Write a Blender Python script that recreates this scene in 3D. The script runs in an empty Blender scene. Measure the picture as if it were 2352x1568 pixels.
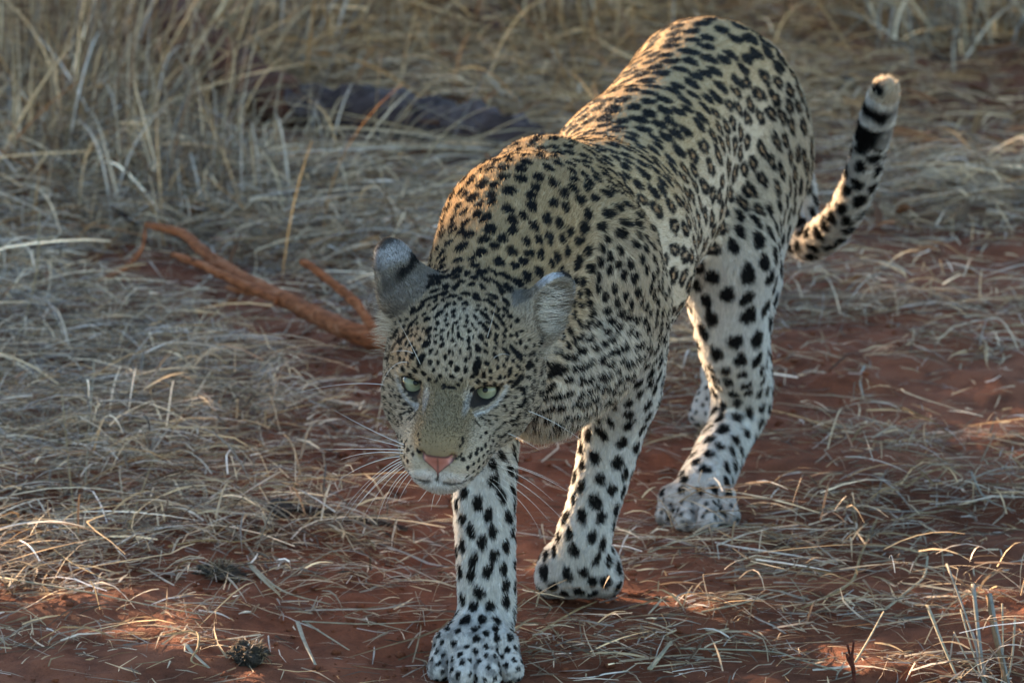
import bpy, bmesh, math, random
import numpy as np
from mathutils import Vector, Matrix

# ======================================================================
# camera, sky, sun, exposure
# ======================================================================
scn = bpy.context.scene
COL = scn.collection
cam_d = bpy.data.cameras.new('camera'); cam = bpy.data.objects.new('camera', cam_d); COL.objects.link(cam)
cam.location = (0.0, -4.657, 1.561)
cam.rotation_euler = (math.radians(90.0-14.0), 0, 0)
cam_d.sensor_width = 36.0
cam_d.lens = 36.0*10795.0/2352.0
cam_d.clip_start = 0.1; cam_d.clip_end = 900.0
cam_d.dof.use_dof = True
cam_d.dof.focus_distance = 4.73
cam_d.dof.aperture_fstop = 11.0
scn.camera = cam

SUN_EL = math.radians(8.0)
SUN_AZ = math.atan2(-0.66, 0.75)            # low sun from behind on the left
world = bpy.data.worlds.new('World'); scn.world = world; world.use_nodes = True
wn = world.node_tree.nodes; wl = world.node_tree.links
sky = wn.new('ShaderNodeTexSky'); sky.sky_type = 'NISHITA'; sky.sun_disc = False
sky.sun_elevation = SUN_EL; sky.sun_rotation = SUN_AZ
sky.air_density = 1.0; sky.dust_density = 0.4; sky.ozone_density = 1.9
bg = wn['Background']; bg.inputs['Strength'].default_value = 0.10
wl.new(sky.outputs[0], bg.inputs['Color'])
sun_d = bpy.data.lights.new('sun', 'SUN'); sun_d.energy = 5.0; sun_d.angle = math.radians(0.5); sun_d.color = (1.0, 0.70, 0.42)
sun = bpy.data.objects.new('sun', sun_d); COL.objects.link(sun)
SUN_DIR = Vector((math.sin(SUN_AZ)*math.cos(SUN_EL), math.cos(SUN_AZ)*math.cos(SUN_EL), math.sin(SUN_EL)))
sun.rotation_euler = SUN_DIR.to_track_quat('Z', 'Y').to_euler()
scn.view_settings.view_transform = 'Standard'; scn.view_settings.look = 'None'
scn.view_settings.exposure = 3.04; scn.view_settings.gamma = 1.0; scn.view_settings.use_curve_mapping = False
scn.render.engine = 'CYCLES'
scn.cycles_curves.shape = 'RIBBONS'
scn.cycles_curves.subdivisions = 2
scn.cycles.use_denoising = True
scn.cycles.max_bounces = 8; scn.cycles.diffuse_bounces = 3; scn.cycles.glossy_bounces = 4; scn.cycles.transmission_bounces = 6
scn.render.film_transparent = False

# ======================================================================
# helpers
# ======================================================================
def tag(o, label=None, cat=None, group=None, kind=None):
    if label: o['label'] = label
    if cat: o['category'] = cat
    if group: o['group'] = group
    if kind: o['kind'] = kind
    return o
def empty(name, loc=(0,0,0)):
    o = bpy.data.objects.new(name, None); COL.objects.link(o); o.location = loc; o.empty_display_size = .05
    return o
def mesh_obj(name, verts, faces, mat=None, parent=None, smooth=True, cols=None, attr='Col'):
    me = bpy.data.meshes.new(name)
    verts = np.asarray(verts, np.float32)
    if isinstance(faces, np.ndarray):
        k = faces.shape[1]; n = len(faces)
        me.vertices.add(len(verts)); me.vertices.foreach_set('co', verts.ravel())
        me.loops.add(n*k); me.loops.foreach_set('vertex_index', faces.astype(np.int32).ravel())
        me.polygons.add(n); me.polygons.foreach_set('loop_start', (np.arange(n)*k).astype(np.int32))
        me.update(calc_edges=True); me.validate()
    else:
        me.from_pydata([tuple(v) for v in verts], [], faces); me.update()
    if smooth: me.polygons.foreach_set('use_smooth', np.ones(len(me.polygons), bool))
    if cols is not None:
        a = me.attributes.new(attr, 'FLOAT_COLOR', 'POINT')
        c = np.ones((len(verts), 4), np.float32); c[:, :3] = cols; a.data.foreach_set('color', c.ravel())
    if mat: me.materials.append(mat)
    o = bpy.data.objects.new(name, me); COL.objects.link(o)
    if parent:
        o.parent = parent; o.matrix_parent_inverse = Matrix.Translation(-parent.location)
    return o
class NT:
    def __init__(s, name):
        s.m = bpy.data.materials.new(name); s.m.use_nodes = True; s.t = s.m.node_tree; s.t.nodes.clear()
        s.out = s.n('ShaderNodeOutputMaterial')
    def n(s, typ, **kw):
        x = s.t.nodes.new(typ)
        for k, v in kw.items(): setattr(x, k, v)
        return x
    def l(s, a, b): s.t.links.new(a, b)
def sock(node, name, val):
    node.inputs[name].default_value = val
def ramp(nt, fac, stops):
    r = nt.n('ShaderNodeValToRGB'); e = r.color_ramp.elements
    while len(e) < len(stops): e.new(.5)
    for el, (p, c) in zip(e, stops): el.position = p; el.color = (*c, 1)
    if fac is not None: nt.l(fac, r.inputs[0])
    return r
def noise(nt, scale, detail=4, rough=.55, vec=None, dist=0):
    x = nt.n('ShaderNodeTexNoise'); sock(x, 'Scale', scale); sock(x, 'Detail', detail); sock(x, 'Roughness', rough); sock(x, 'Distortion', dist)
    if vec is not None: nt.l(vec, x.inputs['Vector'])
    return x
def mixrgb(nt, a, b, fac, mode='MIX'):
    x = nt.n('ShaderNodeMix', data_type='RGBA', blend_type=mode)
    for v, i in ((fac, 0), (a, 6), (b, 7)):
        if hasattr(v, 'is_linked') or hasattr(v, 'links'): nt.l(v, x.inputs[i])
        elif i == 0: x.inputs[0].default_value = v
        else: x.inputs[i].default_value = (*v, 1)
    return x.outputs[2]
def bsdf(nt, color=None, rough=.8, spec=.3, bump=None, bumpstr=.3, bumpdist=.002):
    b = nt.n('ShaderNodeBsdfPrincipled'); sock(b, 'Roughness', rough); sock(b, 'Specular IOR Level', spec)
    if color is not None:
        if hasattr(color, 'links'): nt.l(color, b.inputs['Base Color'])
        else: b.inputs['Base Color'].default_value = (*color, 1)
    if bump is not None:
        bp = nt.n('ShaderNodeBump'); sock(bp, 'Strength', bumpstr); sock(bp, 'Distance', bumpdist)
        nt.l(bump, bp.inputs['Height']); nt.l(bp.outputs[0], b.inputs['Normal'])
    nt.l(b.outputs[0], nt.out.inputs[0])
    return b

# ======================================================================
# the leopard's body as an implicit surface
# ======================================================================
F32=np.float32
# ---------------- camera maths
CAM=np.array([0.0,-4.657,1.561]); PITCH=math.radians(14.0); FOC=10795.0   # focal length in units of a 2352 px wide frame
RV=np.array([1.0,0,0]); FV=np.array([0,math.cos(PITCH),-math.sin(PITCH)]); UV=np.array([0,math.sin(PITCH),math.cos(PITCH)])
def P(x,y,Y):
    """the point of the place seen at (x, y) of the frame at world depth Y"""
    d=FV*FOC+RV*(x-1176)+UV*(784-y)
    return CAM+d*((Y-CAM[1])/d[1])
def V(*a): return np.array(a,dtype=float)
def nrm(v): return v/np.linalg.norm(v)
# ---------------- head frame
HY=-0.02
HO=P(1039,878,HY)
_f0=nrm(CAM-HO); _r0=nrm(np.cross(V(0,0,1),-_f0)*-1); _u0=np.cross(_f0,_r0)*1.0
if _u0[2]<0: _u0=-_u0
def head_basis(roll=2.5,pitch=26.0,yaw=8.0):
    a=math.radians(roll); r=_r0*math.cos(a)-_u0*math.sin(a); u=_u0*math.cos(a)+_r0*math.sin(a)
    b=math.radians(pitch); f=_f0*math.cos(b)-u*math.sin(b); u=u*math.cos(b)+_f0*math.sin(b)
    c=math.radians(yaw); f2=f*math.cos(c)-r*math.sin(c); r2=r*math.cos(c)+f*math.sin(c)
    return r2,u,f2
if _r0[0]<0: _r0=-_r0
HR,HU,HF=head_basis()
def H(r,u,f): return HO+HR*r+HU*u+HF*f
def HP(x,y,f):
    d=FV*FOC+RV*(x-1176)+UV*(784-y); n=HF@d
    return CAM+d*(((HO-CAM)@HF+f)/n)
def HD(r,u,f): return HR*r+HU*u+HF*f
# ---------------- implicit surface
PR=[]
def cone(a,b,ra,rb,k=.02,tag='torso',flow=None,op=1):
    a=np.asarray(a,float); b=np.asarray(b,float)
    if flow is None: flow=nrm(b-a)
    PR.append(dict(t='c',a=a,b=b,ra=ra,rb=rb,k=k,tag=tag,flow=flow,op=op,
        lo=np.minimum(a-ra,b-rb),hi=np.maximum(a+ra,b+rb)))
def ell(c,r,frame=None,k=.02,tag='torso',flow=None,op=1):
    c=np.asarray(c,float); M=np.eye(3) if frame is None else np.array(frame)   # rows = axes
    e=np.abs(M.T)@np.asarray(r,float)
    PR.append(dict(t='e',c=c,r=np.asarray(r,float),M=M,k=k,tag=tag,flow=V(0,0,-1) if flow is None else flow,op=op,lo=c-e,hi=c+e))
def spline(pts,rs,n=4):
    A=np.column_stack([np.array(pts,float),rs]); m=len(A); out=[]
    for i in range(m-1):
        p0=A[max(i-1,0)]; p1=A[i]; p2=A[i+1]; p3=A[min(i+2,m-1)]
        if i==0: p0=2*p1-p2
        if i==m-2: p3=2*p2-p1
        for t in np.arange(n)/n:
            out.append(.5*((2*p1)+(p2-p0)*t+(2*p0-5*p1+4*p2-p3)*t*t+(3*p1-p0-3*p2+p3)*t**3))
    out.append(A[-1]); return np.array(out)
def chain(pts,rs,k=.02,tag='fleg',flow=None):
    S=spline(pts,rs); a,ra=S[:,:3],S[:,3]
    PR.append(dict(t='h',pts=a,rs=ra,k=k,tag=tag,flow=flow,op=1,lo=(a-ra[:,None]).min(0),hi=(a+ra[:,None]).max(0)))
def prim_d(p,X):
    if p['t']=='h':
        D=np.full(len(X),9.0); T=np.zeros(len(X),int)
        for i in range(len(p['rs'])-1):
            a,b=p['pts'][i],p['pts'][i+1]; ba=b-a
            h=np.clip(((X-a)@ba)/(ba@ba),0,1); q=X-a-h[:,None]*ba
            d=np.sqrt(np.einsum('ij,ij->i',q,q))-(p['rs'][i]+(p['rs'][i+1]-p['rs'][i])*h)
            D=smin(D,d,.003)
        return D+.0005
    if p['t']=='c':
        ba=p['b']-p['a']; l2=ba@ba; rr=p['ra']-p['rb']; a2=l2-rr*rr; il2=1/l2
        pa=X-p['a']; y=pa@ba; z=y-l2
        w=pa*l2-np.outer(y,ba); x2=np.einsum('ij,ij->i',w,w)
        y2=y*y*l2; z2=z*z*l2
        kk=np.sign(rr)*rr*rr*x2
        d=(np.sqrt(np.maximum(x2*a2*il2,0))+y*rr)*il2-p['ra']
        m1=np.sign(z)*a2*z2>kk; m2=np.sign(y)*a2*y2<kk
        d=np.where(m2,np.sqrt(x2+y2)*il2-p['ra'],d)
        d=np.where(m1,np.sqrt(x2+z2)*il2-p['rb'],d)
        return d
    q=(X-p['c'])@p['M'].T
    k0=np.linalg.norm(q/p['r'],axis=1); k1=np.linalg.norm(q/p['r']**2,axis=1)+1e-9
    return k0*(k0-1)/k1
def smin(a,b,k):
    h=np.maximum(k-np.abs(a-b),0)/k
    return np.minimum(a,b)-h*h*k*.25
def field(X,far=.25):
    D=np.full(len(X),far)
    for p in PR:
        m=p['k']+.03
        s=np.all((X>p['lo']-m)&(X<p['hi']+m),axis=1)
        i=np.nonzero(s)[0]
        if not len(i): continue
        d=prim_d(p,X[i])
        if p['op']>0: D[i]=smin(D[i],d,p['k'])
        else: D[i]=-smin(-D[i],d,p['k'])
    return D
def grad(X,e=.0007):
    g=np.empty_like(X)
    for a in range(3):
        E=np.zeros(3); E[a]=e
        g[:,a]=field(X+E)-field(X-E)
    return g/(np.linalg.norm(g,axis=1,keepdims=True)+1e-12)

def eye_frame(s):
    c=H(-.0392 if s<0 else .0355,-.0015,.008)
    er=nrm(HR*s*-1+HU*-.08); ef=nrm(HF+HD(.30*s,0,0)); ef=nrm(ef-er*(ef@er)); eu=np.cross(er,ef)
    if eu@HU<0: eu=-eu
    return c,er,eu,ef
EAR=[]
def build():
    EAR.clear()
    PR.clear()
    DN=V(0,0,-1)
    # ---- torso, from the rump to the chest
    tail_dir=nrm(V(.34,.94,-.02))
    fl=nrm(tail_dir+V(0,0,-.35))
    pel=P(1612,215,1.0)
    mid=P(1462,408,.72); rib=P(1335,575,.46); sho=P(1250,565,.33)
    cone(pel,mid,.090,.093,.05,'torso',fl)
    cone(mid+V(0,0,-.006),rib+V(0,0,-.003),.090,.110,.05,'torso',fl)
    cone(P(1520,510,.74),P(1400,625,.47),.052,.070,.05,'torso',fl)      # belly
    cone(rib,sho,.112,.086,.05,'torso',fl)
    ell(P(1642,258,1.03),(.092,.105,.096),None,.05,'torso',fl)            # croup
    # scapulae, withers
    cone(P(1220,410,.38),P(1165,570,.26),.034,.052,.05,'neck',nrm(V(.1,.8,-.5)))
    cone(P(1275,420,.40),P(1370,570,.28),.034,.058,.05,'neck',nrm(V(.1,.8,-.5)))
    # ---- neck
    nf=nrm(V(.15,.9,.3))
    cone(P(1195,540,.27),H(.004,.005,-.11),.082,.064,.04,'neck',nf)
    cone(P(1225,695,.25),H(.01,-.04,-.10),.066,.053,.04,'neck',nrm(V(.1,.6,-.6)))
    # chest
    cone(P(1325,800,.25),P(1245,885,.18),.068,.055,.05,'chest',nrm(V(0,.2,-1)))
    # ---- head
    hb=nrm(HD(0,.15,-1))
    def side(s): return nrm(HD(.6*s,-.15,-.8))
    HM=[HR,HU,HF]
    ell(H(0,.016,-.075),(.062,.054,.080),HM,.03,'head',hb)
    ell(H(0,.010,-.020),(.042,.040,.042),HM,.03,'head',hb)
    for s in (-1,1):
        ell(H(.041*s,-.022,-.058),(.031,.040,.050),HM,.03,'cheek',side(s))
        ell(H(.047*s,-.042,-.085),(.030,.040,.036),HM,.03,'cheek',side(s))
        ell(H(.053*s,.006,-.078),(.020,.036,.030),HM,.02,'cheek',side(s))
        cone(H(.034*s,.0185,.005),H(.052*s,.014,-.024),.0125,.0135,.018,'head',hb)           # brow
        cone(H(.030*s,-.024,.012),H(.052*s,-.026,-.030),.013,.018,.02,'cheek',side(s))   # cheekbone
        cone(H(.042*s,-.048,-.035),H(.0225*s,-.050,.035),.029,.0205,.02,'cheek',side(s))   # side of the jaw
    cone(H(0,-.004,.005),H(0,-.027,.070),.0205,.0200,.022,'bridge',hb)
    for s in (-1,1):
        cone(H(.009*s,-.008,.010),H(.011*s,-.028,.068),.0135,.0125,.014,'bridge',hb)
        ell(H(.0172*s,-.0555,.062),(.0180,.0195,.031),HM,.016,'muzzle',side(s))
        ell(H(.0262*s,-.051,.038),(.0155,.024,.030),HM,.018,'muzzle',side(s))
    ell(H(0,-.035,.080),(.017,.012,.012),HM,.010,'nose',hb)
    ell(H(0,-.074,.055),(.020,.0125,.026),HM,.012,'chin',nrm(HD(0,-.8,-.6)))
    cone(H(0,-.068,.045),H(0,-.062,-.050),.025,.038,.025,'chin',nrm(HD(0,-.6,-.8)))
    # nostrils and the cleft under the nose
    for s in (-1,1):
        ell(H(.0155*s,-.040,.0905),(.0032,.0040,.007),HM,.004,'nose',hb,-1)
    cone(H(0,-.052,.094),H(0,-.070,.088),.0016,.0022,.006,'nose',hb,-1)
    # mouth slit
    for s in (-1,1):
        cone(H(.000*s,-.0720,.090),H(.020*s,-.0745,.079),.0012,.0012,.005,'chin',hb,-1)
        cone(H(.020*s,-.0745,.079),H(.040*s,-.072,.045),.0012,.001,.005,'chin',hb,-1)
    # ---- ears
    def ear(base,tip,n,w,s):
        ax=nrm(tip-base); L=np.linalg.norm(tip-base); n=nrm(n-ax*(n@ax)); b=np.cross(ax,n)
        c=base+ax*L*.50
        EAR.append((base,ax,n,L))
        fr=[ax,b,n]
        ell(c,(L*.58,w*.96,.0135),fr,.014,'earback',ax)
        ell(c-ax*L*.30-n*.002,(L*.32,w*1.05,.025),fr,.02,'earback',ax)
        ell(c-ax*L*.42+b*(.013 if (b@HR)*s<0 else -.013)-n*.004,(L*.26,w*.75,.020),fr,.02,'earback',ax)
        ell(c+n*.0155+ax*L*.02,(L*.49,w*.86,.021),fr,.006,'earin',HD(.9,.35,.1) if s>0 else HD(-1,.15,.0),-1)
    ear(HP(942,700,-.088),HP(888,562,-.100),HD(-.80,-.1,-.50),.029,-1)
    ear(HP(1218,760,-.090),HP(1295,640,-.108),HD(.50,-.35,.85),.028,1)
    # eye openings under a heavy lid
    for s in (-1,1):
        c,er,eu,ef=eye_frame(s)
        ell(c-eu*.0004-er*.0012,(.0104,.0088,.022),[er,eu,ef],.004,'eye',hb,-1)
        cone(c+er*.0125+eu*.0062+ef*.0010,c-er*.0145+eu*.0098-ef*.0025,.0036,.0036,.005,'head',hb)
    # ---- forelegs
    chain([P(1150,640,.22),V(-.035,.33,.29),P(1110,1090,.22),P(1116,1290,.195),P(1118,1400,.19),P(1098,1480,.160)],[.062,.050,.0345,.0300,.0295,.0330],.03,'fleg',DN)
    g=P(1096,1480,.155)
    for i,(dx,dy,dz,r) in enumerate([(-.038,-.014,-.006,.0165),(-.0155,-.036,-.008,.0175),(.0115,-.038,-.008,.0175),(.035,-.018,-.008,.0165)]):
        k=g+V(dx*.8,dy*.55,.004); t=g+V(dx*1.05,dy-.018,-.017)
        cone(g+V(dx*.5,.0,.004),k,.0185,r*.96,.012,'fpaw',nrm(V(dx*3,-1,-.5)))
        cone(k,t,r*.90,r*.80,.0022,'toe',nrm(V(dx*3,-1,-.6)))
    # other foreleg, wrist bent, paw lifting
    chain([P(1380,620,.27),P(1422,840,.37),P(1402,1010,.39),P(1360,1170,.375),P(1340,1235,.37),P(1330,1300,.385)],[.062,.044,.0330,.0275,.0290,.0330],.03,'fleg',DN)
    cone(P(1412,690,.30),P(1424,890,.37),.056,.036,.03,'fleg',DN)
    b2=P(1330,1300,.385)
    cone(b2+V(-.020,0,0),b2+V(.020,.0,0),.025,.025,.015,'fpaw',DN)
    for dx in (-.031,-.0105,.0105,.031):
        k=b2+V(dx,-.004,-.012); t=b2+V(dx*1.02,.030,-.030)
        cone(k,t,.0180,.0160,.008,'toe',nrm(V(0,.3,-1)))
    # ---- hind leg on the near side
    hip=P(1674,300,1.0); knee=P(1668,600,.80); hock=P(1703,925,.87); tp=P(1610,1130,.755)
    cone(hip,knee,.088,.054,.05,'hleg',DN)
    cone(P(1722,390,1.02),P(1704,640,.90),.070,.038,.05,'hleg',DN)
    chain([knee,P(1682,790,.815),hock,P(1653,1040,.81),tp],[.054,.039,.0290,.0280,.031],.03,'hleg',DN)
    cone(P(1712,640,.88),hock,.036,.024,.03,'hleg',DN)
    g=tp+V(-.005,-.008,-.014)
    for dx,dy,dz,r in [(-.034,-.006,0,.0165),(-.014,-.026,0,.018),(.010,-.030,0,.018),(.034,-.008,0,.0165)]:
        k=g+V(dx*.85,dy*.5,.010); t=g+V(dx*1.1,dy-.020,-.006)
        cone(g+V(dx*.5,0,.004),k,.020,r,.012,'hmeta',nrm(V(dx*3,-1,-.5)))
        cone(k,t,r*.90,r*.80,.0022,'toe',nrm(V(dx*3,-1,-.6)))
    # far hind leg, trailing
    fk=V(.165,.98,.27); fh=V(.270,1.21,.160); ft=P(1662,918,1.14)
    cone(P(1590,300,1.0),fk,.080,.053,.05,'hleg',DN)
    chain([fk,(fk+fh)/2+V(0,.005,.005),fh,ft],[.052,.037,.027,.027],.03,'hleg',DN)
    for dx,dy,r in [(-.028,-.004,.0155),(-.010,-.016,.016),(.010,-.016,.016),(.028,-.004,.0155)]:
        t=ft+V(dx*1.05,dy-.014,-.016)
        cone(ft+V(dx*.6,0,.002),t,.018,r,.008,'toe',nrm(V(dx*3,-1,-.6)))
    # ---- tail
    tl=[V(.290,1.06,.485),V(.318,1.13,.455),P(1826,430,1.17),P(1832,520,1.15),P(1858,556,1.12),P(1898,536,1.08),P(1938,492,1.04),P(1974,420,1.01),P(1997,340,.985),P(2016,268,.965),P(2033,208,.945)]
    chain(tl,[.034,.027,.0225,.0212,.0200,.0188,.0182,.0178,.0172,.0172,.0140],.02,'tail')
    global TAIL_END,TAIL_DIR
    TAIL_DIR=nrm(tl[-1]-tl[-2]); TAIL_END=tl[-1]+TAIL_DIR*.020
    return PR


# ---------------- surface nets
def axis(a,b,h,fa,fb,fh):
    o=[a]
    while o[-1]<b: o.append(o[-1]+(fh if fa<=o[-1]<fb else h))
    return np.array(o)
def surface_nets(ax):
    n=[len(a) for a in ax]
    # coarse pass
    c=3
    nc=[(m+c-1)//c+1 for m in n]
    cx=[np.interp(c*np.arange(nc[i]),np.arange(n[i]),ax[i]) for i in range(3)]
    G=np.stack(np.meshgrid(*cx,indexing='ij'),-1).reshape(-1,3)
    dc=field(G).reshape(nc)
    f=np.repeat(np.repeat(np.repeat(dc,c,0),c,1),c,2)[:n[0],:n[1],:n[2]].copy()
    near=np.nonzero(np.abs(f)<.034)
    X=np.stack([ax[i][near[i]] for i in range(3)],1)
    f[near]=field(X)
    s=f<0
    cnt=np.zeros(np.array(n)-1,np.int8)
    for i in (0,1):
        for j in (0,1):
            for k in (0,1):
                cnt+=s[i:n[0]-1+i,j:n[1]-1+j,k:n[2]-1+k]
    act=np.nonzero((cnt>0)&(cnt<8))
    idx=np.full(cnt.shape,-1,np.int64); idx[act]=np.arange(len(act[0]))
    acc=np.zeros((len(act[0]),3)); w=np.zeros(len(act[0]))
    A=np.stack(act,1)
    corners=[(i,j,k) for i in (0,1) for j in (0,1) for k in (0,1)]
    for c0 in corners:
        for a in range(3):
            if c0[a]: continue
            c1=list(c0); c1[a]=1
            v0=f[A[:,0]+c0[0],A[:,1]+c0[1],A[:,2]+c0[2]]; v1=f[A[:,0]+c1[0],A[:,1]+c1[1],A[:,2]+c1[2]]
            m=(v0<0)!=(v1<0)
            t=np.where(m,v0/np.where(v0==v1,1,v0-v1),0)
            p=np.tile(np.array(c0,float),(len(A),1)); p[:,a]+=t
            acc[m]+=p[m]; w[m]+=1
    q=A+acc/w[:,None]; verts=np.stack([np.interp(q[:,i],np.arange(n[i]),ax[i]) for i in range(3)],1)
    quads=[]
    for a in range(3):
        b,c_=(a+1)%3,(a+2)%3
        sl0=[slice(1,-1)]*3; sl0[a]=slice(0,-1)
        sl1=[slice(1,-1)]*3; sl1[a]=slice(1,None)
        s0=s[tuple(sl0)]; s1=s[tuple(sl1)]
        e=np.stack(np.nonzero(s0!=s1),1); off=np.array([1,1,1]); off[a]=0; e=e+off
        flip=s[e[:,0],e[:,1],e[:,2]]
        def ci(db,dc_):
            q=e.copy(); q[:,b]+=db; q[:,c_]+=dc_; return idx[q[:,0],q[:,1],q[:,2]]
        q=np.stack([ci(-1,-1),ci(0,-1),ci(0,0),ci(-1,0)],1)
        q[~flip]=q[~flip][:,::-1]
        quads.append(q)
    q=np.concatenate(quads); q=q[(q>=0).all(1)]
    return verts,q
def project_on(X,it=3,step=1.0):
    for _ in range(it):
        d=field(X); g=grad(X); X=X-g*np.clip(d,-.004,.004)[:,None]*step
    return X

GRID=lambda:[axis(-.2,.52,.006,-.15,.045,.0023),axis(-.16,1.30,.006,-.13,.13,.0023),axis(-.035,.60,.006,.23,.47,.0023)]

# ======================================================================
# the ground: red sand
# ======================================================================
rg = np.random.default_rng(4)
def vn2(x, y, sc, seed=0):
    x = x*sc+seed*13.7; y = y*sc+seed*7.3
    i = np.floor(x).astype(np.int64); j = np.floor(y).astype(np.int64); fx = x-i; fy = y-j
    fx = fx*fx*(3-2*fx); fy = fy*fy*(3-2*fy)
    def h(a, b):
        v = (a*374761393+b*668265263+seed*1442695041) & 0xffffffff
        v = ((v ^ (v >> 13))*1274126177) & 0xffffffff
        return ((v ^ (v >> 16)) & 0xffff)/65535.0
    return (h(i, j)*(1-fx)+h(i+1, j)*fx)*(1-fy)+(h(i, j+1)*(1-fx)+h(i+1, j+1)*fx)*fy
PAWS = [(-.035,.12),(.085,.40),(.23,.74),(.30,1.15)]
def hz(x, y):
    x = np.asarray(x, float); y = np.asarray(y, float)
    z = (vn2(x, y, 1.1, 1)-.5)*.05+(vn2(x, y, 3.6, 2)-.5)*.022+(vn2(x, y, 9, 3)-.5)*.018+(vn2(x, y, 22, 4)-.5)*.012+(vn2(x, y, 48, 6)-.5)*.0062
    k = np.zeros_like(z)
    for px, py in PAWS: k = np.maximum(k, np.exp(-((x-px)**2+(y-py)**2)/.012))
    far = np.clip((np.hypot(x, y)-30)/60, 0, 1)
    return z*(1-k)*(1-far)-.004*k
def grid_axis(c, fine, half, grow, end):
    a = list(np.arange(0, half, fine)); st = fine
    while a[-1] < end: st *= grow; a.append(a[-1]+st)
    a = np.array(a); return c+np.concatenate([-a[:0:-1], a])
gx = grid_axis(.0, .014, 1.5, 1.13, 420); gy = grid_axis(2.0, .014, 2.4, 1.13, 420)
GX, GY = np.meshgrid(gx, gy); nx, ny = len(gx), len(gy)
gv = np.stack([GX.ravel(), GY.ravel(), hz(GX.ravel(), GY.ravel())], 1)
ii = (np.arange(ny-1)[:, None]*nx+np.arange(nx-1)[None]).ravel()
gf = np.stack([ii, ii+1, ii+nx+1, ii+nx], 1)
nt = NT('red_sand'); tc0 = nt.n('ShaderNodeTexCoord')
n1 = noise(nt, 2.2, 6, .6, tc0.outputs['Object']); n2 = noise(nt, 26, 6, .65, tc0.outputs['Object']); n3 = noise(nt, 420, 3, .6, tc0.outputs['Object'])
r1 = ramp(nt, n1.outputs[0], [(.30, (.112, .036, .018)), (.52, (.172, .057, .028)), (.72, (.215, .078, .042))])
r2 = ramp(nt, n2.outputs[0], [(.30, (.36, .35, .36)), (.55, (1, 1, 1)), (.75, (1.0, .98, .95))])
c1 = mixrgb(nt, r1.outputs[0], r2.outputs[0], .8, 'MULTIPLY')
r3 = ramp(nt, n3.outputs[0], [(.28, (.42, .36, .36)), (.45, (1, 1, 1)), (.66, (1, 1, 1)), (.76, (1.8, 1.8, 1.9))])
c2 = mixrgb(nt, c1, r3.outputs[0], .75, 'MULTIPLY')
hsum = nt.n('ShaderNodeMath', operation='MULTIPLY_ADD'); nt.l(n3.outputs[0], hsum.inputs[0]); hsum.inputs[1].default_value = .35; nt.l(n2.outputs[0], hsum.inputs[2])
bsdf(nt, c2, .95, .08, hsum.outputs[0], .75, .006)
# crumbs and small clods of the same earth
def crumbs(n):
    ph = (1+5**.5)/2
    I = np.array([(-1,ph,0),(1,ph,0),(-1,-ph,0),(1,-ph,0),(0,-1,ph),(0,1,ph),(0,-1,-ph),(0,1,-ph),(ph,0,-1),(ph,0,1),(-ph,0,-1),(-ph,0,1)])/math.hypot(1, ph)
    F = np.array([(0,11,5),(0,5,1),(0,1,7),(0,7,10),(0,10,11),(1,5,9),(5,11,4),(11,10,2),(10,7,6),(7,1,8),(3,9,4),(3,4,2),(3,2,6),(3,6,8),(3,8,9),(4,9,5),(2,4,11),(6,2,10),(8,6,7),(9,8,1)])
    x = rg.uniform(-1.6, 1.6, n); y = rg.uniform(-.2, 3.6, n); k = vn2(x, y, 4, 31) > .35; x, y = x[k], y[k]; n = len(x)
    r = .0008+.0046*rg.random(n)**4.0
    v = I[None]*(r[:, None, None]*rg.uniform(.6, 1.4, (n, 12, 1)))*np.array([1.2, 1.2, .75]); v += np.stack([x, y, hz(x, y)+r*.25], 1)[:, None]
    o = mesh_obj('soil_crumbs', v.reshape(-1, 3), (F[None]+(np.arange(n)*12)[:, None, None]).reshape(-1, 3), nt.m); tag(o, kind='stuff')
crumbs(26000)
ground = mesh_obj('ground', gv, gf, nt.m); tag(ground, kind='structure')
def G(x, y):
    """ground point seen at (x, y)"""
    d = FV*FOC+RV*(x-1176)+UV*(784-y); p = CAM-d*(CAM[2]/d[2])
    for _ in range(4):
        z = float(hz(p[0], p[1])); p = CAM+d*((z-CAM[2])/d[2])
    return p
# how thick the straw lies: (frame x, frame y, half width, half depth in metres, amount)
BLOBS = []
def blob(x, y, rx, ry, a): g = G(x, y); BLOBS.append((g[0], g[1], rx, ry, a))
for b in [(350,700,.75,.75,1.0),(250,950,.40,.30,.9),(600,900,.32,.22,.55),(150,1150,.30,.18,.95),(420,1200,.22,.10,.9),(700,1230,.20,.07,.75),(300,1330,.22,.06,.6),(60,1330,.16,.12,.8),
          (60,1480,.16,.05,.6),(650,450,.8,.8,1.0),(900,600,.28,.3,.8),(250,300,1.0,1.0,1.0),(900,150,.9,.8,.9),(1250,120,.6,.7,.8),(1250,300,.4,.5,.6),
          (1750,1240,.22,.05,.95),(1600,1290,.16,.05,.75),(1950,1290,.22,.05,.55),(2200,1160,.22,.07,.95),(2050,1010,.22,.10,.45),(1550,1000,.14,.10,.35),(1550,820,.12,.18,.75),(1480,880,.1,.1,.5),
          (1950,710,.36,.07,.75),(2200,800,.2,.09,.35),(2180,450,.28,.28,.75),(1990,420,.12,.2,.5),(2300,300,.15,.2,.25),(2250,40,.35,.35,.7),(2130,330,.15,.2,.35),
          (1400,1480,.22,.05,.8),(1250,1530,.12,.03,.8),(1300,1400,.14,.04,.65),(1750,1420,.25,.04,.5),(2100,1400,.2,.05,.6),(2300,1540,.16,.04,.9),(2000,1550,.2,.03,.4),(930,1250,.10,.07,.5),(850,1340,.12,.04,.45),(700,1420,.3,.04,.30),(300,1480,.22,.04,.32),(1650,1545,.2,.025,.35)]: blob(*b)
BRP = [G(300,600),G(400,600),G(560,690),G(730,775),G(900,830)]
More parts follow.
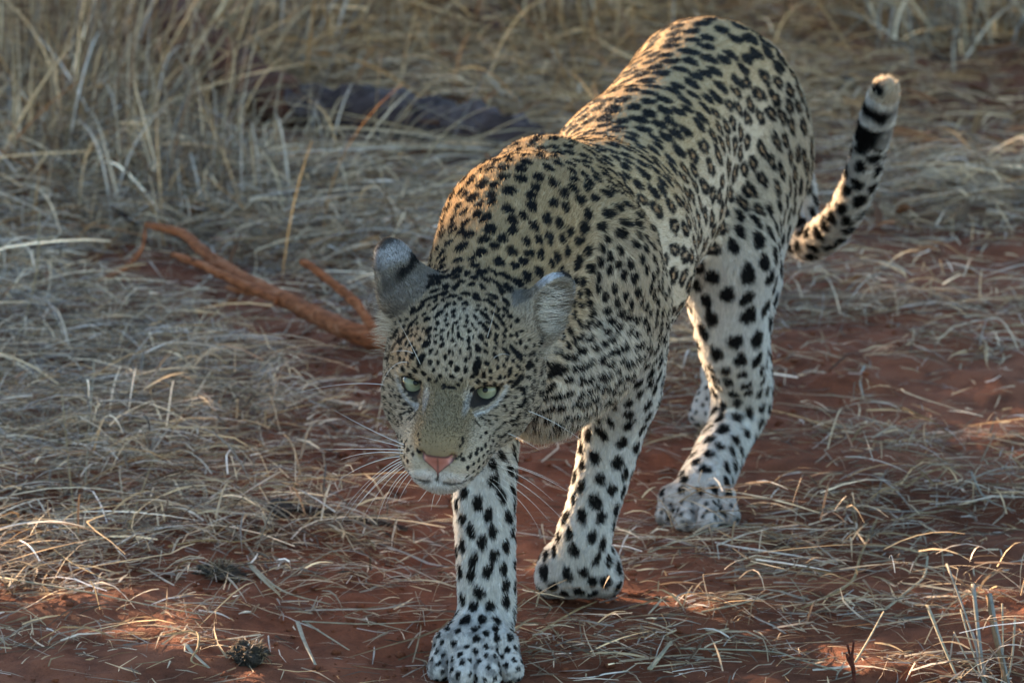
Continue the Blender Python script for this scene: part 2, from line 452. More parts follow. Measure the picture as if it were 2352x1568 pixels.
LOGP = [G(*p) for p in ((300,60),(345,120),(420,200),(520,245),(640,285),(760,312),(880,330),(1000,345),(1110,362),(1200,380))]
def cover(x, y):
    c = np.zeros_like(x)
    for bx, by, rx, ry, a in BLOBS: c = np.maximum(c, a*np.exp(-(((x-bx)/rx)**2+((y-by)/ry)**2)**1.5))
    for px, py in PAWS: c = c*(1-.92*np.exp(-(((x-px)**2+(y-py+.01)**2)/.0052)**2))
    edge = (np.abs(x) > 1.15)*1.1*np.clip(vn2(x, y, 1.6, 9)-.15, 0, 1)
    c = np.maximum(c, edge)
    c = c*(.55+.9*vn2(x, y, 7, 11))*(.7+.6*vn2(x, y, 19, 12))
    for i in range(len(BRP)-1):
        a, b = BRP[i], BRP[i+1]; t = np.clip(((x-a[0])*(b[0]-a[0])+(y-a[1])*(b[1]-a[1]))/((b[0]-a[0])**2+(b[1]-a[1])**2), 0, 1)
        dx, dy = x-a[0]-t*(b[0]-a[0]), y-a[1]-t*(b[1]-a[1]); c = c*(1-.88*np.exp(-(dx/.09)**2-((dy+.09)/.17)**2))
    for i in range(len(LOGP)-1):          # thinner where the old log lies
        a, b = LOGP[i], LOGP[i+1]; t = np.clip(((x-a[0])*(b[0]-a[0])+(y-a[1])*(b[1]-a[1]))/((b[0]-a[0])**2+(b[1]-a[1])**2), 0, 1)
        dx, dy = x-a[0]-t*(b[0]-a[0]), y-a[1]-t*(b[1]-a[1]); c = c*(1-.85*np.exp(-(dx/.10)**2-((dy+.16)/.20)**2))
    return np.clip(c+.025, 0, 1)
# ======================================================================
# dry grass
# ======================================================================
def straw_mat(name, trans=.25):
    nt = NT(name); a = nt.n('ShaderNodeAttribute', attribute_name='Col'); tc1 = nt.n('ShaderNodeTexCoord')
    nz = noise(nt, 90, 3, .6, tc1.outputs['Object']); rp = ramp(nt, nz.outputs[0], [(.3, (.62, .60, .58)), (.6, (1.05, 1.05, 1.05))])
    c = mixrgb(nt, a.outputs['Color'], rp.outputs[0], .8, 'MULTIPLY')
    b = nt.n('ShaderNodeBsdfPrincipled'); sock(b, 'Roughness', .75); sock(b, 'Specular IOR Level', .15); nt.l(c, b.inputs['Base Color'])
    t = nt.n('ShaderNodeBsdfTranslucent'); nt.l(c, t.inputs[0]); mx = nt.n('ShaderNodeMixShader'); mx.inputs[0].default_value = trans
    nt.l(b.outputs[0], mx.inputs[1]); nt.l(t.outputs[0], mx.inputs[2]); nt.l(mx.outputs[0], nt.out.inputs[0]); return nt.m
M_STRAW = straw_mat('dry_straw')
STRAW_COLS = np.array([(.31,.25,.155),(.25,.205,.14),(.38,.32,.22),(.22,.20,.165),(.29,.205,.11),(.115,.09,.065),(.43,.40,.335),(.155,.095,.055)])*np.array([1.21, 1.11, 1.12])
def straw_cols(n, warm=0.0, var=.44, k=1.0):
    p = np.array([.20,.19,.12,.16,.10+warm,.13,.06,.06+warm*.8]); p /= p.sum()
    return STRAW_COLS[rg.choice(len(STRAW_COLS), n, p=p)]*k*np.exp(rg.normal(.08, var, (n, 1)))
def ribbons(name, P0, D, L, Wd, bend, sag, cols, mat, segs=5, kink=None, floor=True, parent=None, flat=False):
    """many blades in one mesh: start, direction, length, width, sideways bend, droop"""
    n = len(P0); t = np.linspace(0, 1, segs+1)
    D = D/np.linalg.norm(D, axis=1, keepdims=True)
    S = np.cross(D, np.array([0, 0, 1.0])); S /= np.linalg.norm(S, axis=1, keepdims=True)+1e-9
    U = np.cross(S, D)
    c = P0[:, None]+D[:, None]*(L[:, None]*t)[..., None]+S[:, None]*(bend[:, None]*L[:, None]*t**2)[..., None]-np.array([0, 0, 1.0])*(sag[:, None]*L[:, None]*t**2)[..., None]
    if kink is not None:
        kt = np.clip(t[None]-kink[:, :1], 0, 1); c = c+S[:, None]*(kt*L[:, None]*kink[:, 1:2])[..., None]
    if floor:
        z = hz(c[..., 0].ravel(), c[..., 1].ravel()).reshape(c.shape[:2])+.0012
        c[..., 2] = np.maximum(c[..., 2], z+rg.random(c.shape[:2])*.002)
    ro = rg.uniform(-1.0, 1.0, n); A = S*np.cos(ro)[:, None]+U*np.sin(ro)[:, None]; B = -S*np.sin(ro)[:, None]+U*np.cos(ro)[:, None]
    w = Wd[:, None]*(1-.75*t[None]**2)*(.75+.25*np.minimum(1, t[None]*8))*.5
    tw = rg.uniform(-1.5, 1.5, n)[:, None]*t
    Av = A[:, None]*np.cos(tw)[..., None]+B[:, None]*np.sin(tw)[..., None]
    Bv = -A[:, None]*np.sin(tw)[..., None]+B[:, None]*np.cos(tw)[..., None]
    if flat:
        V3 = np.stack([c-Av*w[..., None], c+Av*w[..., None]], 2).reshape(-1, 3); k = (segs+1)*2
        q = (np.arange(n)*k)[:, None, None]+(np.arange(segs)*2)[None, :, None]+np.array([0, 1, 3, 2])[None, None]
    else:
        l = c-Av*w[..., None]+Bv*(w*.35)[..., None]; r = c+Av*w[..., None]+Bv*(w*.35)[..., None]
        m = c-Bv*(w*.35)[..., None]
        V3 = np.stack([l, m, r], 2).reshape(-1, 3)      # n, segs+1, 3
        k = (segs+1)*3; base = (np.arange(n)*k)[:, None, None, None]; sg = (np.arange(segs)*3)[None, :, None, None]; cc = np.arange(2)[None, None, :, None]
        q = base+sg+cc+np.array([0, 1, 4, 3])[None, None, None]
    colv = np.repeat(cols, k, 0)
    return mesh_obj(name, V3, q.reshape(-1, 4), mat, parent, cols=colv)
def scatter(n, x0, x1, y0, y1, pw=1.0, mn=0.0):
    x = rg.uniform(x0, x1, n); y = rg.uniform(y0, y1, n); c = cover(x, y)
    k = rg.random(n) < np.maximum(c**pw, mn); return x[k], y[k], c[k]
def lying(name, n, lmin, lmax, wmin, wmax, hmax, pitch, segs, pw, mn=0.0, bright=1.0, thin=0, box=(-2.8, 2.8, -.5, 5.6)):
    x, y, c = scatter(n, *box, pw, mn)
    if thin: k3 = (rg.random(len(x)) > thin*((y < 1.05) & (x > -.12))); x, y, c = x[k3], y[k3], c[k3]
    m = len(x)
    far = np.clip((y-1.5)/3, 0, 1)
    L = np.exp(rg.uniform(math.log(lmin), math.log(lmax), m))*(1+.5*far); Wd = rg.uniform(wmin, wmax, m)*(1+.4*far)
    yaw = rg.uniform(0, 6.283, m); k2 = rg.random(m) < .15; yaw[k2] = rg.normal(.25, .5, k2.sum())+math.pi*(rg.random(k2.sum()) < .5)
    pt = np.abs(rg.normal(0, pitch, m))*(1 if True else 1)
    D = np.stack([np.cos(yaw)*np.cos(pt), np.sin(yaw)*np.cos(pt), np.sin(pt)], 1)
    h = hz(x, y)+.002+rg.random(m)**1.7*hmax*np.clip(c*1.3, .1, 1)
    P0 = np.stack([x, y, h], 1)-D*(L*.5)[:, None]*np.array([1, 1, .35])
    kk = np.stack([rg.uniform(.25, .75, m), np.where(rg.random(m) < .25, rg.normal(0, .9, m), 0)], 1)
    o = ribbons(name, P0, D, L, Wd, rg.normal(0, .09, m), np.abs(rg.normal(.04, .08, m))+np.sin(pt)*.7, straw_cols(m, k=bright)*(1+np.clip((y-1.9)/2, 0, 1)[:, None]*np.array([.12, -.13, -.40])), M_STRAW, segs, kk, flat=True)
    tag(o, kind='stuff'); return o
lying('straw_mat', 300000, .03, .16, .0010, .0030, .075, .55, 4, 1.4, bright=.92, thin=.35)
lying('straw_litter', 330000, .010, .065, .0009, .0026, .014, .16, 2, .85, .10)
lying('fallen_grass', 70000, .06, .22, .0010, .0030, .085, .55, 5, 1.7, bright=1.3, thin=.75)
# long bent grass standing and leaning at the back
x, y, c = scatter(9000, -2.6, 1.0, 1.9, 6.2, 1.6)
ly = np.interp(x, [p[0] for p in LOGP], [p[1] for p in LOGP]); k = ~((y < ly+.02) & (y > ly-.75) & (x > -1.3) & (x < .1)) & (rg.random(len(x)) < np.clip((y-1.6)/1.4, .15, 1)) & ((x < .35) | (y > 3.6)); x, y = x[k], y[k]; m = len(x)
yaw = rg.normal(2.4, 1.5, m); pt = np.clip(rg.normal(.75, .4, m), .1, 1.45)
D = np.stack([np.cos(yaw)*np.cos(pt), np.sin(yaw)*np.cos(pt), np.sin(pt)], 1)
L = rg.uniform(.14, .46, m)*np.clip(.6+.25*(y-1.5), .6, 1.1)
o = ribbons('bent_grass', np.stack([x, y, hz(x, y)], 1), D, L, rg.uniform(.0018, .0050, m), rg.normal(0, .25, m), rg.uniform(.15, .8, m), straw_cols(m, .6)*np.array([1.22, .95, .66]), M_STRAW, 7)
tag(o, kind='stuff')

# curled brown leaves lying among the grass at the back
x, y, c = scatter(9000, -2.3, 2.3, 1.8, 6.0, .6, .05); m = len(x); k = rg.random(m) < np.clip((y-1.6)/2.2, .05, .8); x, y = x[k], y[k]; m = len(x)
yaw = rg.uniform(0, 6.28, m); pt = rg.normal(.15, .3, m); D = np.stack([np.cos(yaw)*np.cos(pt), np.sin(yaw)*np.cos(pt), np.sin(pt)], 1)
lc = np.array([(.20,.085,.040),(.15,.07,.04),(.28,.15,.07),(.10,.05,.03),(.17,.11,.07)])[rg.choice(5, m, p=[.3,.25,.2,.15,.1])]*np.exp(rg.normal(0, .25, (m, 1)))
o = ribbons('leaf_litter', np.stack([x, y, hz(x, y)+rg.random(m)*.05], 1), D, rg.uniform(.03, .08, m), rg.uniform(.008, .022, m), rg.normal(0, .3, m), rg.uniform(-.2, .5, m), lc, M_STRAW, 3)
tag(o, kind='stuff')
print('tris', sum(len(o.data.polygons)*2 for o in bpy.data.objects if o.type == 'MESH'))

FACE='-382,689,-788,27,23,-66,20,-10,10;-318,661,-728,61,18,-16,11,-8,30;-338,622,-627,90,22,45,4,-9,35;-132,684,-575,79,11,21,4,-8,34;-513,489,-557,40,29,-4,22,-16,28;-434,542,-564,31,8,22,1,-30,56;-495,412,-411,41,28,51,8,-9,46;-283,494,-120,39,28,-4,26,-9,48;-328,536,-294,29,25,-17,26,2,49;-275,605,-441,23,8,12,10,-9,58;-211,601,-308,42,12,16,11,-13,65;-146,649,-432,39,8,7,8,-8,48;-62,640,-326,28,3,0,7,-10,45;-69,665,-450,24,3,0,6,-8,39;37,673,-469,41,0,-10,7,-10,44;130,694,-602,45,-3,-18,11,-19,69;157,727,-789,31,-4,-16,9,-10,56;172,738,-939,39,-7,-26,11,-6,71;298,699,-940,31,-11,-33,16,-12,101;359,684,-1178,52,-21,-60,10,-11,66;215,736,-1161,33,-7,-23,13,-8,84;48,753,-935,50,-1,-15,11,-3,71;-66,742,-831,43,5,0,7,-4,47;-32,753,-1018,38,3,-2,12,0,79;-111,722,-735,39,6,4,13,-10,77;-268,707,-970,28,1,-119,32,2,53;13,709,-619,58,2,-10,6,-9,37;277,675,-702,54,-13,-41,7,-12,41;418,616,-729,31,-2,-27,19,-26,62;427,573,-622,34,-9,-27,6,-17,34;294,642,-597,39,-9,-30,9,-20,56;249,604,-383,38,-9,-30,10,-19,58;347,578,-478,38,-13,-37,7,-17,41;410,524,-453,21,-7,-32,21,-37,58;295,532,-220,30,-6,-34,21,-36,60;365,526,-347,33,-14,-37,8,-20,45;264,490,-90,30,-7,-21,8,-30,44;171,611,-296,20,-3,-11,8,-14,46;157,577,-175,15,-2,-7,6,-15,34;84,577,-134,23,-1,-7,4,-11,25;37,527,-23,23,-2,0,0,-26,42;-29,557,-76,16,1,-1,9,-26,53;-65,519,-15,17,2,0,8,-26,42;-139,530,-62,24,5,4,6,-16,31;-188,490,-26,25,6,7,4,-11,19;-282,408,20,40,5,25,-4,-33,49;-114,440,71,38,17,-6,12,-14,19;-8,487,36,28,2,-2,4,-16,20;80,503,5,20,0,-5,5,-19,25;151,488,-1,25,-5,-6,0,-31,43;251,419,27,37,-5,-19,7,-32,40;330,388,9,21,-5,-15,5,-17,29;434,331,-6,38,-20,-18,-4,-14,43;514,328,-163,38,-21,-20,-4,-12,52;616,274,-259,28,-24,-73,21,-28,66;406,416,-170,16,-7,-19,7,-23,38;466,419,-334,18,-10,-27,5,-17,29;186,374,109,18,-3,-3,-2,-36,33;269,281,170,40,-2,-1,-3,-91,56;146,339,146,20,0,-5,5,-33,22;71,259,212,30,1,-6,5,-39,21;157,251,197,25,-4,-3,-3,-41,22;-29,402,124,17,-1,2,-2,-29,24;-60,352,157,17,0,3,-2,-31,21;-129,293,179,21,-3,6,-8,-28,15;-220,370,101,19,0,6,-5,-35,34;-312,293,157,40,-3,9,-11,-64,47;-397,309,100,45,27,10,19,-13,41;-547,332,-279,43,31,21,17,7,59;-565,249,-85,28,16,28,6,-16,31;-680,237,-521,40,30,56,8,-27,41;-641,240,-233,10,17,35,8,12,51;-728,-27,-459,16,27,54,10,-33,51;-169,220,210,17,0,3,-3,-32,14;-94,177,252,24,5,4,3,-22,14;28,192,257,34,-14,6,-8,-16,11;-42,104,325,24,3,1,5,-23,27;24,103,330,79,-2,-7,1,-13,15;-128,130,270,22,5,6,4,-22,17;102,119,290,20,-1,-7,3,-19,15;123,160,253,18,-1,-6,3,-24,13;11,390,134,14,1,-1,4,-24,19;-160,366,123,14,0,4,-4,-26,20;82,408,111,14,0,-3,4,-26,21;27,456,72,18,1,-2,3,-14,15;-35,243,226,14,2,0,3,-20,12;184,509,-52,13,-2,-6,5,-18,27;197,550,-143,13,-2,-7,4,-12,23;21,616,-226,18,0,-3,4,-8,26;89,623,-273,20,-1,-7,5,-9,30;-125,593,-197,22,4,3,4,-7,23;23,570,-103,14,0,-2,5,-13,27;712,61,-446,29,-32,-74,4,-49,16;652,25,-177,32,-27,-65,1,-58,-12;696,-120,-216,35,-36,-49,-8,-28,37;576,162,-46,24,-13,-33,3,-54,5;653,165,-168,30,-34,-48,-4,-15,15;712,-39,-369,14,-18,-42,3,-20,13;754,-162,-419,7,-14,-32,5,-37,21;770,-51,-541,13,-14,-32,3,-48,8;714,-235,-189,34,-5,-64,14,-38,-13;770,-281,-408,4,-22,-43,0,-29,47;667,-364,-98,31,-2,-52,8,-28,-15;559,-354,76,24,-14,-35,1,-22,3;609,-288,-14,25,1,-36,8,-21,-7;546,-188,33,25,-10,-26,2,-19,8;545,-107,-13,25,-8,-23,3,-26,11;610,-189,-48,19,-8,-21,1,-16,5;472,-169,112,26,0,-32,7,-15,3;433,-175,165,21,-7,-20,2,-12,8;373,-115,160,31,-11,-4,-1,-5,21;361,-215,301,32,-23,-18,-3,-7,16;414,-253,270,24,-11,-28,2,-11,10;473,-249,163,24,-12,-30,1,-13,6;444,-296,265,23,-15,-36,2,-11,9;484,-390,256,21,-14,-57,5,-15,-2;418,-331,399,16,-10,-41,7,-14,5;387,-326,507,13,-4,-35,6,-10,1;493,-291,157,16,-9,-22,1,-13,5;523,-377,144,18,-5,-33,4,-13,-3;342,-239,417,19,-17,-14,-3,-2,19;313,-206,417,16,-14,-17,-1,-3,14;638,-151,-105,16,-7,-19,2,-17,7;582,-68,-73,17,-6,-17,1,-14,4;631,-252,-53,16,-8,-21,1,-19,3;508,-135,45,20,-3,-21,4,-13,5;567,-239,31,20,-5,-25,3,-14,1;363,-184,258,21,-12,-11,-2,-7,10;424,-217,218,19,-11,-18,0,-9,9;741,-325,-231,18,-5,-47,9,-31,-23;787,-266,-555,8,-14,-31,1,-44,-5;805,223,-680,24,-13,-34,0,-48,-13;746,138,-580,19,-17,-40,3,-31,12;790,91,-690,11,-15,-35,1,-32,-1;455,-397,376,11,-7,-38,6,-13,-5;396,-269,331,16,-11,-18,0,-5,10;329,-200,340,13,-12,-9,-3,-3,14;-519,-189,66,39,16,38,-1,-17,8;-421,-196,201,68,24,68,-3,-21,15;-439,-273,248,88,52,115,0,-12,12;-524,-236,86,23,14,23,2,-14,9;-617,-187,-60,17,11,18,3,-23,16;-560,-310,63,24,17,30,2,-21,9;-344,-207,319,28,16,27,3,-6,19;-425,-132,132,36,7,31,-2,-8,9;-668,-186,-134,18,12,22,3,-19,14;-633,-255,-58,15,11,19,2,-22,9;-469,-264,179,41,24,53,-1,-10,6;-380,-211,269,32,10,30,-1,-9,8;-317,-213,422,24,18,32,4,-2,22;-464,-167,120,16,8,13,2,-9,9;-549,-156,11,21,6,22,-3,-11,3;-379,-271,381,20,15,26,3,-3,20;-375,-139,201,21,4,19,-2,-8,5;237,-256,763,17,-18,-24,-6,-20,24;219,-300,816,14,-7,-18,1,-16,4;-214,-233,793,14,10,16,2,-15,12;-196,-271,835,14,8,13,2,-14,8;-185,-304,860,11,6,9,1,-13,5;374,-399,643,17,-11,-26,2,-18,11;323,-407,735,14,-6,-15,2,-12,7;321,-405,736,11,-4,-11,1,-10,5;-199,-384,857,16,11,4,18,-33,12;222,-398,844,31,14,-30,9,-16,-3;-357,-386,664,14,10,16,3,-11,16;-292,-387,758,13,7,11,2,-10,10;868,-437,-1419,62,-41,-100,6,-100,13'
WHISK=[(0,-40,-42,67,-74,-37,55,-116,-26,37),(0,-40,-46,71,-77,-53,63,-126,-66,51),(0,-39,-49,73,-76,-51,69,-103,-69,63),(0,-42,-62,55,-75,-72,47,-109,-107,35),(0,-41,-67,55,-76,-89,51,-105,-155,45),(0,-40,-71,55,-68,-94,55,-96,-140,55),(0,-39,-74,55,-59,-90,55,-80,-139,55),(0,-37,-77,55,-54,-93,57,-63,-134,60),(2,-35,-80,55,-50,-92,59,-56,-121,65),(0,-42,-64,55,-71,-87,43,-102,-142,25),(2,-34,-82,55,-43,-91,59,-48,-114,65),(0,-41,-69,55,-63,-84,59,-89,-128,65),(1,-43,-61,55,-61,-68,51,-77,-78,45),(2,-30,-85,55,-37,-95,59,-41,-108,65),(2,-40,-44,69,-69,-43,61,-89,-47,49),(1,50,-51,52,76,-49,44,101,-52,32),(0,19,-181,-186,68,-189,-198,116,-232,-216),(0,20,-180,-188,57,-187,-196,92,-211,-208),(0,18,-186,-181,63,-203,-189,103,-255,-201),(0,17,-189,-178,55,-206,-182,85,-246,-188),(0,15,-192,-175,53,-208,-175,75,-249,-175),(0,11,-194,-174,37,-209,-174,52,-277,-174),(0,12,-193,-174,37,-202,-170,50,-239,-164),(2,8,-196,-173,29,-208,-169,43,-240,-163),(2,4,-197,-172,17,-209,-168,26,-237,-162),(1,19,-184,-183,34,-188,-187,46,-200,-193),(1,19,-179,-190,35,-179,-194,51,-183,-200),(0,20,-183,-184,53,-189,-188,87,-224,-194),(2,9,-195,-173,33,-213,-169,47,-261,-163),(2,75,-36,-26,110,-52,-38,142,-88,-56),(2,61,-50,3,77,-58,-1,92,-70,-7),(2,-31,25,16,-44,61,28,-55,92,46),(2,-71,-20,-19,-113,-24,-31,-168,-54,-49),(2,-43,23,12,-62,31,20,-70,-3,32),(2,-40,32,8,-48,41,16,-61,40,28),(2,32,48,-14,38,73,-2,44,104,16),(2,42,34,3,50,46,11,61,48,23),(2,-12,-95,55,-18,-104,57,-22,-109,60),(2,-5,-98,55,-8,-108,57,-8,-117,60),(2,2,-97,55,1,-104,57,-4,-111,60),(2,13,-94,55,17,-100,57,16,-108,60)]
# ======================================================================
# the coat: where each hair grows, which way it lies, its colour
# ======================================================================
rng = np.random.default_rng(11)
TAGS = ['torso','neck','chest','head','cheek','bridge','muzzle','nose','chin','earback','earin','eye','fleg','fpaw','toe','hleg','hmeta','tail']
TI = {t:i for i,t in enumerate(TAGS)}
LEN  = dict(torso=.0058,neck=.0085,chest=.0100,head=.0048,cheek=.0062,bridge=.0030,muzzle=.0028,nose=.001,chin=.007,earback=.0042,earin=.010,eye=.002,fleg=.008,fpaw=.0055,toe=.0034,hleg=.009,hmeta=.0065,tail=.012)
LIFT = dict(torso=.22,neck=.32,chest=.45,head=.42,cheek=.42,bridge=.40,muzzle=.36,nose=.3,chin=.5,earback=.45,earin=.75,eye=.3,fleg=.34,fpaw=.42,toe=.42,hleg=.34,hmeta=.34,tail=.42)
def attributes(X):
    """tag weights and fur direction at points of the skin"""
    n=len(X); W=np.zeros((n,len(TAGS))); FL=np.zeros((n,3))
    for p in PR:
        m=.035
        i=np.nonzero(np.all((X>p['lo']-m)&(X<p['hi']+m),axis=1))[0]
        if not len(i): continue
        d=prim_d(p,X[i])
        if p['op']<0:
            w=np.exp(-(np.abs(d)/.0012)**2)*40
        else: w=np.exp(-np.maximum(d,-.012)/.006)
        W[i,TI[p['tag']]]+=w
        if p['t']=='h' and p['flow'] is None:
            best=np.full(len(i),9.); fl=np.zeros((len(i),3))
            for j in range(len(p['rs'])-1):
                a,b=p['pts'][j],p['pts'][j+1]; ba=b-a
                h=np.clip(((X[i]-a)@ba)/(ba@ba),0,1); q=np.linalg.norm(X[i]-a-h[:,None]*ba,axis=1)
                u=q<best; best[u]=q[u]; fl[u]=nrm(ba)
            FL[i]+=fl*w[:,None]
        else: FL[i]+=p['flow']*w[:,None]
    W/=W.sum(1,keepdims=True)+1e-9
    FL/=np.linalg.norm(FL,axis=1,keepdims=True)+1e-9
    return W,FL
def ss(x,a,b):
    t=np.clip((x-a)/(b-a),0,1); return t*t*(3-2*t)
def vnoise(X,sc,seed=0):
    """cheap smooth value noise"""
    q=X*sc+seed*17.13; i=np.floor(q).astype(np.int64); f=q-i; f=f*f*(3-2*f)
    def h(a,b,c):
        v=(a*374761393+b*668265263+c*2147483647+seed*1274126177)&0xffffffff
        v=((v^(v>>13))*1274126177)&0xffffffff; return ((v^(v>>16))&0xffff)/65535.0
    r=0
    for a in (0,1):
        for b in (0,1):
            for c in (0,1):
                w=(f[:,0] if a else 1-f[:,0])*(f[:,1] if b else 1-f[:,1])*(f[:,2] if c else 1-f[:,2])
                r=r+w*h(i[:,0]+a,i[:,1]+b,i[:,2]+c)
    return r
def headlocal(X):
    q=X-HO; return q@HR,q@HU,q@HF
def spot_list(X,N,W,FL):
    """centres and axes of the spots: the face by hand, the rest spread over the skin with the spacing each region has"""
    spots=[]                         # (centre, A, B, kind, normal)
    for t in FACE.split(';'):
        v=np.array(list(map(int,t.split(','))))*1e-4
        A=HR*v[3]+HU*v[4]+HF*v[5]; B=HR*v[6]+HU*v[7]+HF*v[8]; n=nrm(np.cross(B,A))
        spots.append((H(*v[:3]),A,B,0,n))
    for s in (-1,1):                  # whisker rows
        for k in range(4):
            for i in range(6-(k==0)):
                g0=H(s*(.0225+.0042*i+.001*k),-.0475-.0066*k+.0010*i,.080-.0078*i-.0015*k)
                c=project_on(g0[None],6)[0]; n=grad(c[None])[0]; t=nrm(HD(.7*s,.1,-.7)); t=nrm(t-n*(t@n)); q=rng.uniform(.0021,.0028)*(1.12-.07*k)
                spots.append((c,t*q*1.25,np.cross(n,t)*q,0,n))
    nface=len(spots)
    cen=np.array([s[0] for s in spots]); rad=np.array([min(.0095,.0035+1.25*(np.linalg.norm(s[1])*np.linalg.norm(s[2]))**.5) for s in spots])
    r,u,f=headlocal(X)
    dom=W.argmax(1); T=np.array(TAGS)[dom]
    y=X[:,1]; up=N[:,2]
    sp=np.full(len(X),.026); sz=np.full(len(X),.0085); el=np.full(len(X),1.15); kd=np.zeros(len(X),int)
    tor=T=='torso'
    sp[tor]=.0290; sz[tor]=.0112
    back=ss(y,.45,.75)*ss(up,.15,.6)
    sp=np.where(tor,.0160+.0048*back-.001*ss(.55-y,0,.2),sp); sz=np.where(tor,.0100+.0040*back,sz); el=np.where(tor,1.0,el)
    ros=tor&(up<.62)&(X[:,2]<.50)&(y>.33)
    kd[ros]=1; sz[ros]=.0124; sp[ros]=.0222; el[ros]=1.15
    nk=T=='neck'; sp[nk]=.0146; sz[nk]=.0080; el[nk]=1.15
    low=(nk|tor)&(X[:,2]<.42)&(y<.36); sp[low]=.0112; sz[low]=.0057; el[low]=1.35; kd[low]=0
    ch=T=='chest'; sp[ch]=.0120; sz[ch]=.0054; el[ch]=1.7
    fl=T=='fleg'; z=X[:,2]
    sp[fl]=np.where(z>.30,.0114,.0158)[fl]; sz[fl]=np.where(z>.30,.0054,.0074)[fl]; el[fl]=1.4
    for t,a,b,c in (('fpaw',.0115,.0042,1.2),('toe',.0092,.0030,1.4),('hmeta',.0135,.0058,1.15),('tail',.0185,.0112,1.1),('head',.0108,.0048,1.1),('cheek',.0112,.0048,1.2),('earback',.014,.004,1.1)):
        m=T==t; sp[m]=a; sz[m]=b; el[m]=c
    bent=np.isin(T,['fpaw','toe'])&(y>.30)&(y<.5); sp[bent]=.0160; sz[bent]=.0072; el[bent]=1.3
    hl=T=='hleg'; sp[hl]=np.where(z>.33,.0206,.0240)[hl]; sz[hl]=np.where(z>.33,.0120,.0124)[hl]; el[hl]=1.2; kd[hl&(z>.36)]=1
    lowh=hl&(z<.17); sp[lowh]=.0165; sz[lowh]=.0070
    faceok=~((f>.035)&(y<.14)); fr=(f>-.06)&(y<.14)&np.isin(T,['head','cheek']); sp[fr]=.0072; sz[fr]=.0026; el[fr]=1.25
    faceok&=~np.isin(T,['earin','nose','eye','bridge','muzzle','earback','chin'])
    faceok&=~((up<-.75)&(T!='tail'))
    cand=np.nonzero(faceok)[0]; cand=cand[rng.permutation(len(cand))][:60000]
    C=[];Rr=[]
    cellsz=.035; grid={}
    def key(p): return tuple(np.floor(p/cellsz).astype(int))
    for c_,r_ in zip(cen,rad): grid.setdefault(key(c_),[]).append((c_,r_,nrm(V(0,-1,.3)),1))
    keep=[]
    for i in cand:
        p=X[i]; s=sp[i]; k=key(p); ok=True
        for a in (-1,0,1):
            for b in (-1,0,1):
                for c in (-1,0,1):
                    for (q,rq,nq,hd) in grid.get((k[0]+a,k[1]+b,k[2]+c),()):
                        d2=p-q
                        # anisotropic distance: spots stand closer across the lie of the fur than along it
                        al=d2@FL[i]; dd=math.sqrt(max(d2@d2-.04*al*al,0))
                        if dd<(s+ (rq if not hd else rq))*.5 and nq@N[i]>-.2: ok=False; break
                    if not ok: break
                if not ok: break
            if not ok: break
        if ok:
            grid.setdefault(k,[]).append((p,s,N[i],0)); keep.append(i)
    kp=X[keep]; kn=N[keep]; nn=np.empty(len(keep))
    for j in range(len(keep)):
        d=np.linalg.norm(kp-kp[j],axis=1); d[j]=9; d[kn@kn[j]<-.2]=9; m3=np.partition(d,2)[:3]; nn[j]=.6*m3.min()+.4*m3.mean()
    for jj,i in enumerate(keep):
        n=N[i]; t=FL[i]-n*(FL[i]@n); t=nrm(t+rng.normal(0,.25,3)*.6); t=nrm(t-n*(t@n)); b=np.cross(n,t)
        lim=nn[jj]*(.475 if kd[i] else .50 if T[i]=='torso' else .42 if T[i] in ('fleg','hleg','hmeta','fpaw') else .455); s=min(1.12*sz[i]*rng.uniform(.88,1.2),lim*rng.uniform(.9,1.05)); e=math.sqrt(el[i]*rng.uniform(.85,1.2))
        if T[i]=='chest' : t,b=b,t
        spots.append((X[i],t*s*e,b*s/e,int(kd[i]),n))
    return spots
def spot_mask(X,N,spots,jit):
    """dark: 0..1 how far a hair stands in a spot; inner: 0..1 inside a rosette"""
    order=np.argsort(X[:,0]); xs=X[order,0]
    dark=np.zeros(len(X)); inner=np.zeros(len(X))
    rs=np.random.default_rng(5)
    for (c,A,B,kd,n) in spots:
        la,lb=np.linalg.norm(A),np.linalg.norm(B); R=max(la,lb)*1.5
        i0,i1=np.searchsorted(xs,[c[0]-R,c[0]+R])
        ph=rs.uniform(0,6.28,6)
        if i1<=i0: continue
        idx=order[i0:i1]; d=X[idx]-c
        m=(np.abs(d[:,1])<R)&(np.abs(d[:,2])<R); idx=idx[m]; d=d[m]
        if not len(idx): continue
        m=N[idx]@n>.0; idx=idx[m]; d=d[m]
        a=d@A/(la*la); b=d@B/(lb*lb)
        h=np.abs(d@n)<max(.012,R*.6)
        th=np.arctan2(b,a); rr=np.hypot(a,b)
        edge=1+.10*np.sin(2*th+ph[0])+.08*np.sin(3*th+ph[1])+.06*np.sin(5*th+ph[2])
        rn=rr/edge+jit[idx]*min(.16,.0011/lb)
        if kd==0:
            v=1-ss(rn,.86,1.08)
            w=np.zeros_like(v)
        else:
            ins=.27+.08*np.sin(2*th+ph[3])
            g=np.sin(3*th+ph[4])+.6*np.sin(5*th+ph[5])       # the ring is broken in a few places
            v=(1-ss(rn,.88,1.10))*ss(rn,ins-.14,ins+.10)*(1-.55*ss(g,1.05,1.35)*ss(rn,.4,.6))
            w=(1-ss(rn,.80,1.0))
        v=v*h; w=w*h
        dark[idx]=np.maximum(dark[idx],v); inner[idx]=np.maximum(inner[idx],w)
    return dark,inner
TAN=np.array([.390,.268,.145]); PALE=np.array([.54,.45,.345]); WHITE=np.array([.73,.715,.695]); DARK=np.array([.009,.008,.0075])
GOLD=np.array([.36,.235,.115]); OLIVE=np.array([.215,.158,.092]); PINK=np.array([.42,.17,.135])
